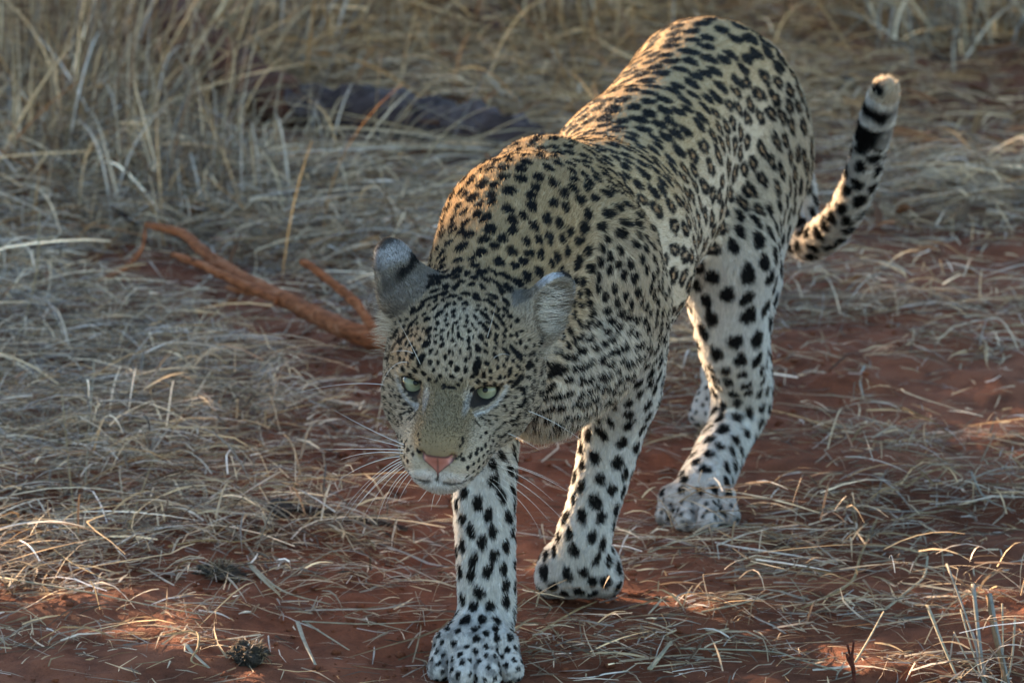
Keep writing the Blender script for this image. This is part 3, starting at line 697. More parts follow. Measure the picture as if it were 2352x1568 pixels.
def colours(X,N,W,spots,jit):
    n=len(X); g=lambda t:W[:,TI[t]][:,None]
    z=X[:,2]; up=N[:,2]; y=X[:,1]
    r,u,f=headlocal(X)
    dors=(ss(up,-.05,.75)*ss(z,.30,.46))[:,None]
    body=PALE*(1-dors)+TAN*dors
    under=ss(-up,.35,.8)[:,None]; body=body*(1-under)+WHITE*under
    leg=WHITE*.68+PALE*.18
    lowleg=ss(.38-z,0,.14)[:,None]; legc=(PALE*.75+TAN*.25)*(1-lowleg)+leg*lowleg
    head=(TAN*.70+PALE*.30)*.86; cheek=(PALE*.85+TAN*.15)*.76
    wn=(ss(z,.30,.42)*ss(up,-.4,.4))[:,None]
    neck=(PALE*.85+TAN*.15)*(1-wn)+TAN*wn
    pads=(PALE*.8+TAN*.2)*.74
    col=g('torso')*body+g('neck')*neck+g('chest')*(WHITE*.15+PALE*.85)+g('head')*head+g('cheek')*cheek+g('bridge')*OLIVE+g('muzzle')*pads+g('nose')*OLIVE+g('chin')*WHITE*.95
    dust=(1-ss(z,.015,.10))[:,None]*.30; legw=(WHITE*.76+PALE*.08); legw=legw*(1-dust)+np.array([.36,.25,.18])*dust
    col=col+g('earback')*(PALE*.55)+g('earin')*(PALE*.40)+g('eye')*DARK*2+(g('fleg')+g('hleg'))*legc+(g('fpaw')+g('toe')+g('hmeta'))*legw+g('tail')*(WHITE*.55+PALE*.45)
    # head details --------------------------------------------------
    hd=((y<.14)&(f>-.09)).astype(float)
    def blend(c,m): 
        nonlocal col
        m=np.clip(m*hd,0,1)[:,None]; col=col*(1-m)+np.asarray(c)*m
    ar=np.abs(r)
    # olive bridge, paler forehead
    blend(OLIVE*1.0,(1-ss(ar,.012,.030))*ss(f,.012,.030)*ss(u,-.046,-.038)*(1-ss(u,.008,.016)))
    blend(PALE*.85+OLIVE*.15,.7*(1-ss(ar,.022,.034))*ss(u,.012,.022)*ss(f,-.06,-.03))
    blend(WHITE*.50,.55*(1-ss(np.hypot((ar-.0215)/.0040,(u+.002)/.0085),.5,1.25))*ss(f,.005,.012))        # white beside the bridge
    blend(WHITE*.95,(1-ss(np.hypot((ar-.014)/.020,(u+.068)/.013),.5,1.2))*ss(f,.055,.072)) # white lips
    dk,inner=spot_mask(X,N,spots,jit)
    eyem=np.zeros(n)
    for s in (-1,1):
        c,er,eu,ef=eye_frame(s); q=X-c; a=q@er; b=q@eu; fr=(np.abs(q@ef)<.03)*hd
        rho=np.hypot((a+.0012)/.0104,(b+.0004)/.0088); th=b
        # a pale band under the eye, a dark rim round it, the tear line towards the nose
        wl=np.exp(-((rho-1.72)/.20)**2)*(b<.002)*(a<.012)*fr
        blend(WHITE*.68,wl*.75); dk=dk*(1-wl*.7)
        wu=np.exp(-((rho-2.0)/.30)**2)*(b>.002)*fr*.45; blend(PALE,wu)
        wt=.6*(1-ss(np.hypot((a-.0115)/.0060,(b+.0145)/.0050),.45,1.2))*fr; blend(WHITE*.58,wt); dk=dk*(1-wt)
        rim=(1-ss(rho+.05*jit,1.22,1.38))*fr
        t=np.clip((a-.0125)/.0075,0,1); tear=(1-ss(np.abs(b+.004+t*.0130)/.0015,.6,1.2))*(a>.0105)*(a<.0195)*fr
        eyem=np.maximum(eyem,np.maximum(rim,tear))
    # ears ----------------------------------------------------------
    for ke,(base,ax,nn,L) in enumerate(EAR):
        q=X-base; t=(q@ax)/L+.10*(vnoise(X,120,8)-.5)+.05*jit; eb=(W[:,TI['earback']]>.5)*(q@nn<.004)
        back=eb[:,None]
        m=back*(ss(t,.66,.78))[:,None]*.85; col=col*(1-m)+np.array([.64,.64,.67])*m
        bx=np.cross(ax,nn); bx=bx if bx@HR>0 else -bx; bn=(q@bx)/.029
        t2=t-.10*bn; m2=eb*ss(t2,.44,.52)*(1-ss(t2,.62,.69))*(.35+.65*ss(bn,-.85,-.35)); dk=np.maximum(dk,m2*.98)
        ml=(eb*(1-ss(bn,-.85,-.50))*.55)[:,None]; col=col*(1-ml)+np.array([.10,.085,.075])*ml; mr=(((q@nn)>-.004)*(q@nn<.016)*(t>.1)*(t<1.2)*(np.abs(bn)<1.3)*(1-ss(bn,-1.0,-.84))*hd)[:,None]; mr=mr*(ke==0); col=col*(1-mr)+PALE*1.1*mr
        m4=eb*(1-ss(np.hypot((t-.16)/.17,(q@np.cross(ax,nn)*(1 if np.cross(ax,nn)@HR*(-1 if ax@HR<0 else 1)<0 else -1)-.014)/.011),.75,1.1)); dk=np.maximum(dk,m4*.97)
        m3=eb*(1-ss(t,.40,.48))*ss(t,.06,.18); cc=m3[:,None]*.75; col=col*(1-cc)+np.array([.26,.23,.20])*cc
        rimm=(eb*ss(t,.95,1.04))[:,None]; col=col*(1-rimm)+DARK*4*rimm
    # tail: bands near the end, pale tip --------------------------------
    tl=W[:,TI['tail']]>.5
    e=X-TAIL_END; te=-(e@TAIL_DIR)        # distance back from the tip
    wob=.010*np.sin(np.arctan2(e@UV,e@RV)*1.0+1.0)+.006*(vnoise(X,70,4)-.5)*2; tw=te+wob*.7
    b1=np.exp(-((tw-.046)/.007)**2)+ss(tw,.064,.070)*(1-ss(tw,.092,.100))
    side=e@nrm(V(-.7,-.6,0))
    dkt=np.where(tl&(te<.10),np.clip(b1*(.5+ss(side,-.015,.004)),0,1),0)
    dkt=np.maximum(dkt,tl*(te<.02)*(1-ss(np.abs(side-.013)/.008,.6,1.1)))
    dk=np.where(tl&(te<.098),dkt,dk)
    m=(tl&(te<.03)).astype(float)[:,None]; col=col*(1-m)+PALE*m
    # chin, nose leather, mouth ----------------------------------------
    col=col*(1-.42*(inner*(1-dk))[:,None]*np.array([.55,1.0,1.35]))
    toem=(W[:,TI['toe']]+W[:,TI['fpaw']]*.7)*ss(vnoise(X,150,21),.48,.75)*.6; dk=np.maximum(dk,toem*(y<.9))
    dk=np.clip(dk,0,1)[:,None]
    col=col*(1-dk)+DARK*dk
    em=eyem[:,None]; col=col*(1-em)+np.array([.014,.012,.011])*em
    lipd=np.full(n,1.)
    for s in (-1,1):
        mp=[np.array([.0,-.0695,.086]),np.array([.0,-.0722,.090]),np.array([.020*s,-.0745,.079]),np.array([.040*s,-.072,.045])]
        q=np.stack([r,u,f],1)
        for a_,b_ in zip(mp[:-1],mp[1:]):
            ba=b_-a_; h=np.clip(((q-a_)@ba)/(ba@ba),0,1); lipd=np.minimum(lipd,np.linalg.norm(q-a_-h[:,None]*ba,axis=1))
    lm=((1-ss(lipd,.0022,.0046))*hd*.9)[:,None]; col=col*(1-lm)+np.array([.03,.025,.023])*lm
    return col,dk[:,0],eyem
# ======================================================================
# the leopard
# ======================================================================
def mat_skin():
    nt = NT('leopard_coat'); a = nt.n('ShaderNodeAttribute', attribute_name='Col')
    nz = noise(nt, 900, 2); bsdf(nt, a.outputs['Color'], .85, .15, nz.outputs[0], .4, .001); return nt.m
def mat_fur(name='leopard_hair', rough=.45, trans=.35):
    nt = NT(name); a = nt.n('ShaderNodeAttribute', attribute_name='Col')
    d = nt.n('ShaderNodeBsdfDiffuse'); nt.l(a.outputs['Color'], d.inputs[0])
    t = nt.n('ShaderNodeBsdfTranslucent'); nt.l(a.outputs['Color'], t.inputs[0])
    mx = nt.n('ShaderNodeMixShader'); mx.inputs[0].default_value = trans; nt.l(d.outputs[0], mx.inputs[1]); nt.l(t.outputs[0], mx.inputs[2])
    h = nt.n('ShaderNodeBsdfHair', component='Reflection'); h.inputs['Color'].default_value = (.5, .5, .5, 1); sock(h, 'RoughnessU', rough); sock(h, 'RoughnessV', .6)
    m2 = nt.n('ShaderNodeMixShader'); m2.inputs[0].default_value = .012; nt.l(mx.outputs[0], m2.inputs[1]); nt.l(h.outputs[0], m2.inputs[2])
    nt.l(m2.outputs[0], nt.out.inputs[0]); return nt.m
def hair_object(name, pts, rad, cols, mat, parent):
    n, k = pts.shape[:2]
    cu = bpy.data.hair_curves.new(name)
    cu.add_curves([k]*n)
    cu.attributes['position'].data.foreach_set('vector', pts.astype(np.float32).ravel())
    ra = cu.attributes.get('radius') or cu.attributes.new('radius', 'FLOAT', 'POINT')
    ra.data.foreach_set('value', rad.astype(np.float32).ravel())
    ca = cu.attributes.new('Col', 'FLOAT_COLOR', 'CURVE')
    c4 = np.ones((n, 4), np.float32); c4[:, :3] = cols; ca.data.foreach_set('color', c4.ravel())
    cu.materials.append(mat)
    o = bpy.data.objects.new(name, cu); COL.objects.link(o)
    o.parent = parent; o.matrix_parent_inverse = Matrix.Translation(-parent.location)
    return o
def make_leopard():
    build()
    LE = empty('leopard', (.08, .45, 0))
    tag(LE, 'black-spotted tan leopard stalking towards the camera with lowered head and raised tail tip', 'leopard')
    verts, quads = surface_nets(GRID())
    verts = project_on(verts, 2)
    N = grad(verts)
    W, FL = attributes(verts)
    FLt = FL-N*np.einsum('ij,ij->i', FL, N)[:, None]; FLt /= np.linalg.norm(FLt, axis=1, keepdims=True)+1e-9
    spots = spot_list(verts, N, W, FLt)
    print('leopard', len(verts), 'verts', len(spots), 'spots')
    cols, dk, em = colours(verts, N, W, spots, np.zeros(len(verts)))
    body = mesh_obj('body', verts, quads, mat_skin(), LE, cols=cols)
    # ------------------------------------------------------------ fur
    P4 = verts[quads]; cr = np.cross(P4[:, 2]-P4[:, 0], P4[:, 3]-P4[:, 1]); ar = np.linalg.norm(cr, axis=1)*.5
    fn = cr/(np.linalg.norm(cr, axis=1, keepdims=True)+1e-12)
    Wq = W[quads].mean(1)
    dens = np.array([dict(torso=36, neck=38, chest=34, head=120, cheek=100, bridge=210, muzzle=140, nose=0, chin=90, earback=130, earin=26, eye=0, fleg=50, fpaw=70, toe=70, hleg=42, hmeta=64, tail=50)[t] for t in TAGS])
    dq = (Wq@dens)*1e4
    tocam = CAM-P4.mean(1); tocam /= np.linalg.norm(tocam, axis=1, keepdims=True)
    face = np.einsum('ij,ij->i', fn, tocam)
    dq *= np.where(face < -.25, .40, 1.0)
    wgt = ar*dq; n = int(wgt.sum())
    iq = rng.choice(len(quads), n, p=wgt/wgt.sum()); a = rng.random((n, 1)); b = rng.random((n, 1))
    q = quads[iq]
    def lerp(A):
        x = A[q]
        return (x[:, 0]*(1-a)+x[:, 1]*a)*(1-b)+(x[:, 3]*(1-a)+x[:, 2]*a)*b
    X = lerp(verts); NN = lerp(N); NN /= np.linalg.norm(NN, axis=1, keepdims=True); WW = lerp(W); FF = lerp(FLt)
    FF = FF-NN*np.einsum('ij,ij->i', FF, NN)[:, None]; FF /= np.linalg.norm(FF, axis=1, keepdims=True)+1e-9
    jit = rng.normal(0, .45, n)
    L = WW@np.array([LEN[t] for t in TAGS])
    hc, hdk, hem = colours(X+FF*(L*.42)[:, None], NN, WW, spots, jit)
    lift = WW@np.array([LIFT[t] for t in TAGS])
    L *= rng.uniform(.70, 1.15, n)
    under = ss(-NN[:, 2], .4, .9)*(WW[:, TI['torso']]+WW[:, TI['chest']]+WW[:, TI['neck']]); L *= 1+.5*under
    keep = hem < .35
    r_, u_, f_ = headlocal(X)
    nosel = nose_region(r_, u_, f_)
    keep &= ~nosel
    X, NN, FF, WW, hc, hdk, L, lift = [v[keep] for v in (X, NN, FF, WW, hc, hdk, L, lift)]
    n = len(X)
    # hairs lie along the coat, in loose clumps, a few astray
    cl = np.stack([vnoise(X, 160, 3+i) for i in range(3)], 1)-.5; cl2 = np.stack([vnoise(X, 45, 13+i) for i in range(3)], 1)-.5
    d = FF+cl*.6+cl2*.45+rng.normal(0, .15, (n, 3))
    d -= NN*np.einsum('ij,ij->i', d, NN)[:, None]; d /= np.linalg.norm(d, axis=1, keepdims=True)+1e-9
    lf = np.clip(lift*rng.uniform(.6, 1.5, n)+.12*rng.random(n)*(rng.random(n) < .1), .1, 1.2)[:, None]
    d0 = d*np.cos(lf*1.35)+NN*np.sin(lf*1.35); d1 = d*np.cos(lf)+NN*np.sin(lf); d2 = d*np.cos(lf*.55)+NN*np.sin(lf*.55)+np.array([0, 0, -.10])
    st = (L/3)[:, None]
    p0 = X-NN*.0006; p1 = p0+d0*st; p2 = p1+d1*st; p3 = p2+d2*st
    pts = np.stack([p0, p1, p2, p3], 1)
    fine = (WW[:, [TI[t] for t in ('head', 'bridge', 'muzzle', 'chin', 'cheek', 'earback')]].sum(1))
    r0 = (.00023-.00008*fine)*rng.uniform(.8, 1.25, n)
    rad = r0[:, None]*np.array([.9, 1.0, .80, .20])
    br = np.exp(rng.normal(0, .17+.13*fine, n))
    hc = np.clip(hc*br[:, None], .004, .85)
    hc = hc*(1+(rng.random(n)[:, None]-.5)*np.array([.02, .06, .16]))
    # grizzled forehead and bridge: some hairs dark at random
    g = (fine > .5)&(rng.random(n) < .07)&(hdk < .3); hc[g] *= .30
    g = (WW[:, TI['bridge']] > .4)&(rng.random(n) < .32); hc[g] *= .32
    fur = hair_object('fur', pts, rad, hc, mat_fur(), LE); tag(fur, kind='stuff')
    # ------------------------------------------------------------ ear tufts
    tp, tr, tc = [], [], []
    for k, (base, ax, nn, Le) in enumerate(EAR):
        s = -1 if k == 0 else 1
        m = 520 if s > 0 else 700
        bb = np.cross(ax, nn)
        if bb@HR*s > 0: bb = -bb        # towards the front / inner edge of the opening
        for i in range(m):
            t = rng.uniform(-.40 if s > 0 else -.3, .80); w = (.026*math.sqrt(max(.12, 1-((t-.45)/.66)**2)))*rng.uniform(.35, 1.02)
            root = base+ax*(t*Le)+bb*w+nn*.004
            ln = rng.uniform(.020, .042)*(1.1-.45*max(t, 0))
            out = nrm(-bb*rng.uniform(.6, 1.1)+ax*rng.uniform(.05, .55)+nn*rng.uniform(.15, .55)+rng.normal(0, .12, 3))
            if s < 0: out = nrm(nn*.9-bb*.25+ax*rng.uniform(-.15, .45)+HF*-.1+rng.normal(0, .15, 3))
            e1 = root+out*ln*.5+nn*.002; e2 = root+out*ln+ax*ln*.12-nn*.002
            tp.append([root, root+out*ln*.25+nn*.0015, e1, e2]); r = rng.uniform(.00012, .00026); tr.append([r, r, r*.8, r*.2])
            tc.append(np.array([.78, .71, .61])*rng.uniform(.65, 1.1) if rng.random() < .86 else np.array([.05, .04, .035]))
    for i in range(420):                 # the ruff below the ears
        s = -1 if i % 3 else 1
        root = project_on(H(s*rng.normal(.070, .006), rng.normal(.022, .013), rng.normal(-.080, .012))[None], 4)[0]
        out = nrm(HR*s*rng.uniform(.7, 1.1)+HU*rng.normal(-.05, .22)+HF*rng.normal(-.35, .15)); ln = rng.uniform(.014, .026)
        tp.append([root, root+out*ln*.35, root+out*ln*.7-HU*ln*.04, root+out*ln-HU*ln*.14]); r = rng.uniform(.00010, .00018); tr.append([r, r, r*.8, r*.2])
        tc.append(np.array([.56, .48, .37])*rng.uniform(.6, 1.1))
    tf = hair_object('ear_tuft', np.array(tp), np.array(tr), np.array(tc), mat_fur('ear_hair', .35), LE); tag(tf, kind='stuff')
    # ------------------------------------------------------------ nose leather
    z = (np.abs(verts-H(0, -.046, .086)) < .03).all(1)
    qs = quads[z[quads].all(1)]
    t = (np.arange(5))/4.0
    nv, nf = [], []
    for qd in qs:
        x = verts[qd]
        g4 = [[(x[0]*(1-i)+x[1]*i)*(1-j)+(x[3]*(1-i)+x[2]*i)*j for i in t] for j in t]
        b0 = len(nv)
        for row in g4: nv += row
        for j in range(4):
            for i in range(4): nf.append((b0+j*5+i, b0+j*5+i+1, b0+j*5+i+6, b0+j*5+i+5))
    nv = project_on(np.array(nv), 2); gn = grad(nv)
    nf = np.array(nf); ce = nv[nf].mean(1); rr, uu, ff = headlocal(ce); ok = nose_region(rr, uu, ff); nf = nf[ok]
    rr, uu, ff = headlocal(nv)
    nv = nv+gn*.0004
    used = np.unique(nf); mp = np.full(len(nv), -1); mp[used] = np.arange(len(used)); nf = mp[nf]; nv = nv[used]; rr = rr[used]-NOSE_C; uu = uu[used]
    e = np.clip(np.maximum(np.abs(rr)/(nose_half(uu)+1e-4), 0), 0, 1)
    dkn = np.maximum(ss(e, .66, 1.0)*.85, np.exp(-(rr/.0012)**2)*.55)
    dkn = np.maximum(dkn, 1-ss(uu, -.066, -.054)); dkn = np.maximum(dkn, ss(uu, -.0415, -.0385)*.8)
    nc = PINK*(1-dkn[:, None])+np.array([.035, .028, .027])*dkn[:, None]
    nt = NT('nose_leather'); at = nt.n('ShaderNodeAttribute', attribute_name='Col'); nz = noise(nt, 1300, 2); bsdf(nt, at.outputs['Color'], .42, .5, nz.outputs[0], .35, .0006)
    mesh_obj('nose', nv, nf, nt.m, LE, cols=nc)
    # ------------------------------------------------------------ eyes
    nt = NT('eye_rim'); bsdf(nt, (.02, .016, .014), .12, .5); m_ball = nt.m
    nt = NT('eye_iris'); tc_ = nt.n('ShaderNodeTexCoord'); sp = nt.n('ShaderNodeVectorMath', operation='LENGTH'); mp_ = nt.n('ShaderNodeMapping'); sock(mp_, 'Scale', (1, 1, 0))
    nt.l(tc_.outputs['Object'], mp_.inputs[0]); nt.l(mp_.outputs[0], sp.inputs[0])
    mul = nt.n('ShaderNodeMath', operation='MULTIPLY'); mul.inputs[1].default_value = 1/.0120; nt.l(sp.outputs['Value'], mul.inputs[0])
    rp = ramp(nt, mul.outputs[0], [(0, (.09, .085, .045)), (.30, (.18, .18, .105)), (.62, (.22, .23, .15)), (.86, (.15, .165, .115)), (.93, (.07, .07, .045)), (1, (.012, .011, .010))])
    nz = noise(nt, 700, 3, vec=mp_.outputs[0]); c_ = mixrgb(nt, rp.outputs[0], (.5, .5, .4), nz.outputs[0], 'MULTIPLY')
    c2 = mixrgb(nt, rp.outputs[0], c_, .25)
    bb_ = bsdf(nt, c2, .40, .15); sock(bb_, 'Coat Weight', .5); sock(bb_, 'Coat Roughness', .03); m_iris = nt.m
    nt = NT('eye_pupil'); bp = bsdf(nt, (.004, .004, .004), .3, .05); sock(bp, 'Coat Weight', .12); sock(bp, 'Coat Roughness', .03); m_pup = nt.m
    def cap(name, R, rmax, dz, mat, parent, mw, k=12):
        vs = [(0, 0, R+dz)]; fs = []
        S = 28
        for i in range(1, k+1):
            rr_ = rmax*i/k
            for j in range(S):
                an = 6.2832*j/S; vs.append((rr_*math.cos(an), rr_*math.sin(an), math.sqrt(R*R-rr_*rr_)+dz))
        for j in range(S): fs.append((0, 1+j, 1+(j+1) % S))
        for i in range(k-1):
            for j in range(S):
                b0 = 1+i*S; fs.append((b0+j, b0+S+j, b0+S+(j+1) % S, b0+(j+1) % S))
        o = mesh_obj(name, vs, fs, mat); o.parent = parent; return o
    for s in (-1, 1):
        c, er, eu, ef = eye_frame(s)
        R = .0158; ec = c-ef*.0156-eu*.0074+er*(.0010 if s < 0 else .0030)
        look = nrm(nrm(CAM-ec)+eu*.015)
        M = Matrix.Translation(ec)@Vector(look).to_track_quat('Z', 'Y').to_matrix().to_4x4()
        bm = bmesh.new(); bmesh.ops.create_uvsphere(bm, u_segments=28, v_segments=18, radius=R)
        me = bpy.data.meshes.new('eye'); bm.to_mesh(me); bm.free(); me.materials.append(m_ball)
        for p in me.polygons: p.use_smooth = True
        eo = bpy.data.objects.new('eye', me); COL.objects.link(eo); eo.parent = LE; eo.matrix_parent_inverse = Matrix.Translation(-LE.location); eo.matrix_basis = M
        cap('iris', R, .0120, .0004, m_iris, eo, None); cap('pupil', R, .0029, .0007, m_pup, eo, None, 4)
    # ------------------------------------------------------------ whiskers
    nt = NT('whisker_white'); w_ = bsdf(nt, (.80, .78, .74), .35, .5); m_ww = nt.m
    nt = NT('whisker_black'); bsdf(nt, (.02, .018, .016), .4, .5); m_wb = nt.m
    for wh in WHISK:
        pp = np.array([H(*[v*.001 for v in wh[i:i+3]]) for i in (1, 4, 7)]); mt = m_wb if wh[0] == 1 else m_ww
        root = project_on(pp[:1], 3)[0]; pp[0] = root-(pp[1]-root)*.02
        K = 12; vs = []; fs = []
        r0 = .00036 if wh[0] < 2 else .00028
        for i in range(K+1):
            tt = i/K; c = pp[0]*(1-tt)**2+2*pp[1]*tt*(1-tt)+pp[2]*tt*tt; dd = nrm((pp[1]-pp[0])*(1-tt)+(pp[2]-pp[1])*tt)
            a_ = nrm(np.cross(dd, V(.3, .2, 1))); b_ = np.cross(dd, a_); r = r0*(1-.85*tt)
            for j in range(4):
                an = 1.5708*j; vs.append(c+a_*math.cos(an)*r+b_*math.sin(an)*r)
        for i in range(K):
            for j in range(4): fs.append((i*4+j, i*4+(j+1) % 4, i*4+4+(j+1) % 4, i*4+4+j))
        mesh_obj('whisker', vs, fs, mt, LE)
    return LE
NOSE_C = .0012
def nose_half(u):
    return np.interp(u, [-.070, -.060, -.056, -.050, -.044, -.0385], [.0011, .0014, .0042, .0095, .0160, .0185])
def nose_region(r, u, f):
    return (u < -.0375-.0*np.abs(r))&(u > -.0695)&(np.abs(r-NOSE_C) < nose_half(u))&(f > .074)

make_leopard()
# ======================================================================
# branches, tufts, single stalks and lumps lying about
# ======================================================================
def tube(pts, rs, sides=8, n=5, lump=.0, seed=0):
    S = spline([np.array(p) for p in pts], rs, n); r_ = np.random.default_rng(seed)
    c, r = S[:, :3], S[:, 3]; vs = []; fs = []
    up = V(.2, .3, 1)
    for i in range(len(c)):
        d = nrm(c[min(i+1, len(c)-1)]-c[max(i-1, 0)]); a = nrm(np.cross(d, up)); b = np.cross(d, a)
        for j in range(sides):
            an = 6.2832*j/sides; q = r[i]*(1+lump*r_.normal()); vs.append(c[i]+a*math.cos(an)*q+b*math.sin(an)*q)
    for i in range(len(c)-1):
        for j in range(sides): fs.append((i*sides+j, i*sides+(j+1) % sides, (i+1)*sides+(j+1) % sides, (i+1)*sides+j))
    fs.append(tuple(range(sides))[::-1]); fs.append(tuple(range((len(c)-1)*sides, len(c)*sides)))
    return vs, fs
def bark(name, a, b, c, sc=30):
    nt = NT(name); vor = None; tcx = nt.n('ShaderNodeTexCoord'); mp = nt.n('ShaderNodeMapping'); sock(mp, 'Scale', (1, 3, 3)); nt.l(tcx.outputs['Object'], mp.inputs[0])
    n1 = noise(nt, sc, 6, .65, mp.outputs[0]); r = ramp(nt, n1.outputs[0], [(.28, a), (.52, b), (.74, c)])
    n2 = noise(nt, sc*6, 4, .6, mp.outputs[0]); s = nt.n('ShaderNodeMath', operation='ADD'); nt.l(n1.outputs[0], s.inputs[0]); nt.l(n2.outputs[0], s.inputs[1])
    mp2 = nt.n('ShaderNodeMapping'); sock(mp2, 'Scale', (.25, 1, 1)); nt.l(tcx.outputs['Object'], mp2.inputs[0]); n3 = noise(nt, sc*5, 3, .7, mp2.outputs[0], .6)
    cr = ramp(nt, n3.outputs[0], [(.36, (.25, .22, .20)), (.46, (1, 1, 1)), (1, (1, 1, 1))]); col = mixrgb(nt, r.outputs[0], cr.outputs[0], .75, 'MULTIPLY')
    s2 = nt.n('ShaderNodeMath', operation='ADD'); nt.l(s.outputs[0], s2.inputs[0]); nt.l(n3.outputs[0], s2.inputs[1])
    bsdf(nt, col, .88, .15, s2.outputs[0], .9, .006); return nt.m
M_RED = bark('red_bark', (.12, .040, .018), (.33, .115, .050), (.46, .21, .115))
M_GREY = bark('grey_bark', (.028, .017, .014), (.075, .048, .043), (.15, .115, .115), 16)
M_DARK = bark('dark_bark', (.03, .02, .017), (.065, .042, .033), (.11, .08, .06))
M_STEM = bark('red_stem', (.07, .018, .012), (.13, .035, .022), (.19, .07, .05), 60)
# forked red branch lying in the grass left of the head
br = empty('fallen_branch', tuple(G(880, 800)))
tag(br, 'reddish-brown forked branch lying on the grass behind the leopard\'s raised ear', 'branch')
v_, f_ = tube([P(335,515,1.80),P(420,537,1.77),P(470,581,1.72),P(560,641,1.66),P(650,686,1.61),P(730,726,1.56),P(800,759,1.52),P(880,783,1.50),P(980,797,1.49)],[.0045,.0072,.0082,.0100,.0116,.013,.014,.015,.016],10,6,.09,1)
mesh_obj('bough', v_, f_, M_RED, br)
v_, f_ = tube([P(396,585,1.70),P(450,603,1.675),P(520,636,1.645),P(600,673,1.615),P(640,691,1.60)],[.0045,.0056,.0062,.0068,.006],8,6,.10,2); mesh_obj('prong', v_, f_, M_RED, br)
v_, f_ = tube([P(694,599,1.60),P(720,616,1.585),P(775,659,1.56),P(825,706,1.53),P(862,769,1.50)],[.0054,.0056,.0062,.0068,.007],8,6,.10,3); mesh_obj('prong', v_, f_, M_DARK if False else M_RED, br)
v_, f_ = tube([P(520,659,1.65),P(560,671,1.64),P(600,676,1.62)],[.003,.004,.004],6,3,.1,4); mesh_obj('prong', v_, f_, M_RED, br)
v_, f_ = tube([P(333,522,1.82),P(328,565,1.80),P(300,604,1.78),P(262,630,1.75),P(228,642,1.73)],[.0022,.0030,.0042,.0045,.0015],7,5,.08,5)
tag(mesh_obj('twig', v_, f_, M_RED), 'short curved brown twig hanging off the thin end of the red branch', 'twig')
# old fallen trunk at the back
def GL(x, y, h): return G(x, y)+V(0, 0, h)
v_, f_ = tube([GL(640,285,.040),GL(760,312,.045),GL(880,330,.045),GL(1000,345,.042),GL(1110,362,.04),GL(1230,385,.035)],[.030,.042,.046,.042,.042,.036],14,6,.13,6)
tag(mesh_obj('fallen_log', v_, f_, M_GREY), 'weathered grey-purple log half buried in grass behind the leopard\'s withers', 'log')
v_, f_ = tube([GL(290,30,.20),GL(345,110,.15),GL(420,195,.10),GL(520,243,.07),GL(640,285,.042),GL(700,300,.03)],[.024,.034,.040,.042,.040,.028],14,6,.14,7)
tag(mesh_obj('fallen_limb', v_, f_, bark('brown_bark', (.04,.015,.009), (.12,.045,.026), (.20,.09,.06), 18)), 'dark reddish limb slanting down through the tall grass at top left', 'limb')
v_, f_ = tube([GL(905,30,.04),GL(1000,40,.05),GL(1090,75,.04),GL(1150,130,.03)],[.03,.045,.045,.02],9,5,.12,8)
tag(mesh_obj('rotten_stump', v_, f_, bark('rotten_bark', (.03,.013,.009), (.09,.035,.022), (.15,.07,.05), 12)), 'dark rotten chunk of wood in the shade at the top centre', 'stump')
v_, f_ = tube([GL(668,1178,.006),GL(740,1188,.006),GL(830,1203,.005),GL(935,1222,.004)],[.004,.0055,.005,.003],7,5,.1,9)
tag(mesh_obj('stick', v_, f_, M_DARK), 'thin dark stick lying on red sand beside the round dung ball', 'stick')
# lumps
def lump(name, p, r, mat, label, cat, seed, squash=.8, amp=.18):
    bm = bmesh.new(); bmesh.ops.create_icosphere(bm, subdivisions=4, radius=1)
    x = np.array([v.co for v in bm.verts]); k = 1+amp*((vnoise(x+seed, 1.6, seed)-.5)*2+(vnoise(x+seed, 4.5, seed)-.5)*.9+(vnoise(x+seed, 11, seed)-.5)*.45)
    for v, q in zip(bm.verts, x*k[:, None]): v.co = q*np.array([r, r, r*squash])
    me = bpy.data.meshes.new(name); bm.to_mesh(me); bm.free(); me.materials.append(mat)
    for pl in me.polygons: pl.use_smooth = True
    o = bpy.data.objects.new(name, me); COL.objects.link(o); o.location = tuple(p+V(0, 0, r*squash*.72)); tag(o, label, cat); return o
M_DUNG = bark('dung', (.030, .026, .026), (.062, .054, .054), (.11, .095, .09), 60)
M_CLOD = bark('clod', (.085, .032, .02), (.15, .055, .033), (.20, .08, .05), 40)
lump('dung_ball', G(645, 1192)+V(0, -.01, .008), .0145, M_DUNG, 'round dark dung ball on the ground left of the foreleg', 'dung', 3)
def fibres(o, r, n, seed):
    """bits of chewed grass sticking out of an old lump"""
    global rg
    keep, rg = rg, np.random.default_rng(seed); p = V(*o.location); d = rg.normal(0, 1, (n, 3)); d[:, 2] = np.abs(d[:, 2]); d /= np.linalg.norm(d, axis=1, keepdims=True)
    P0 = p+d*r*np.array([.85, .85, .5]); D = d+rg.normal(0, .9, (n, 3))
    f = ribbons('fibres', P0, D, rg.uniform(.006, .016, n), rg.uniform(.0008, .0018, n), rg.normal(0, .3, n), rg.uniform(0, .5, n), straw_cols(n, 0, .3, .55), M_STRAW, 2, parent=o, flat=True)
    f['kind'] = 'stuff'; rg = keep
o = lump('dung_clump', G(575, 1520), .018, bark('old_dung', (.03,.024,.019), (.075,.06,.046), (.14,.115,.085), 160), 'flat crumbly grey clump on red sand at the bottom edge', 'dung', 5, .6, .75); fibres(o, .018, 300, 3)
o = lump('old_dung', G(505, 1325), .019, bark('old_dung_crust', (.04,.033,.027), (.085,.07,.056), (.15,.125,.10), 160), 'low grey crumbly heap where straw meets sand, left of the paw', 'dung', 15, .4, .8); fibres(o, .019, 300, 4)
lump('dirt_clod', G(596, 1214), .0085, M_CLOD, 'small red clod of earth below the dung ball', 'clod', 8)
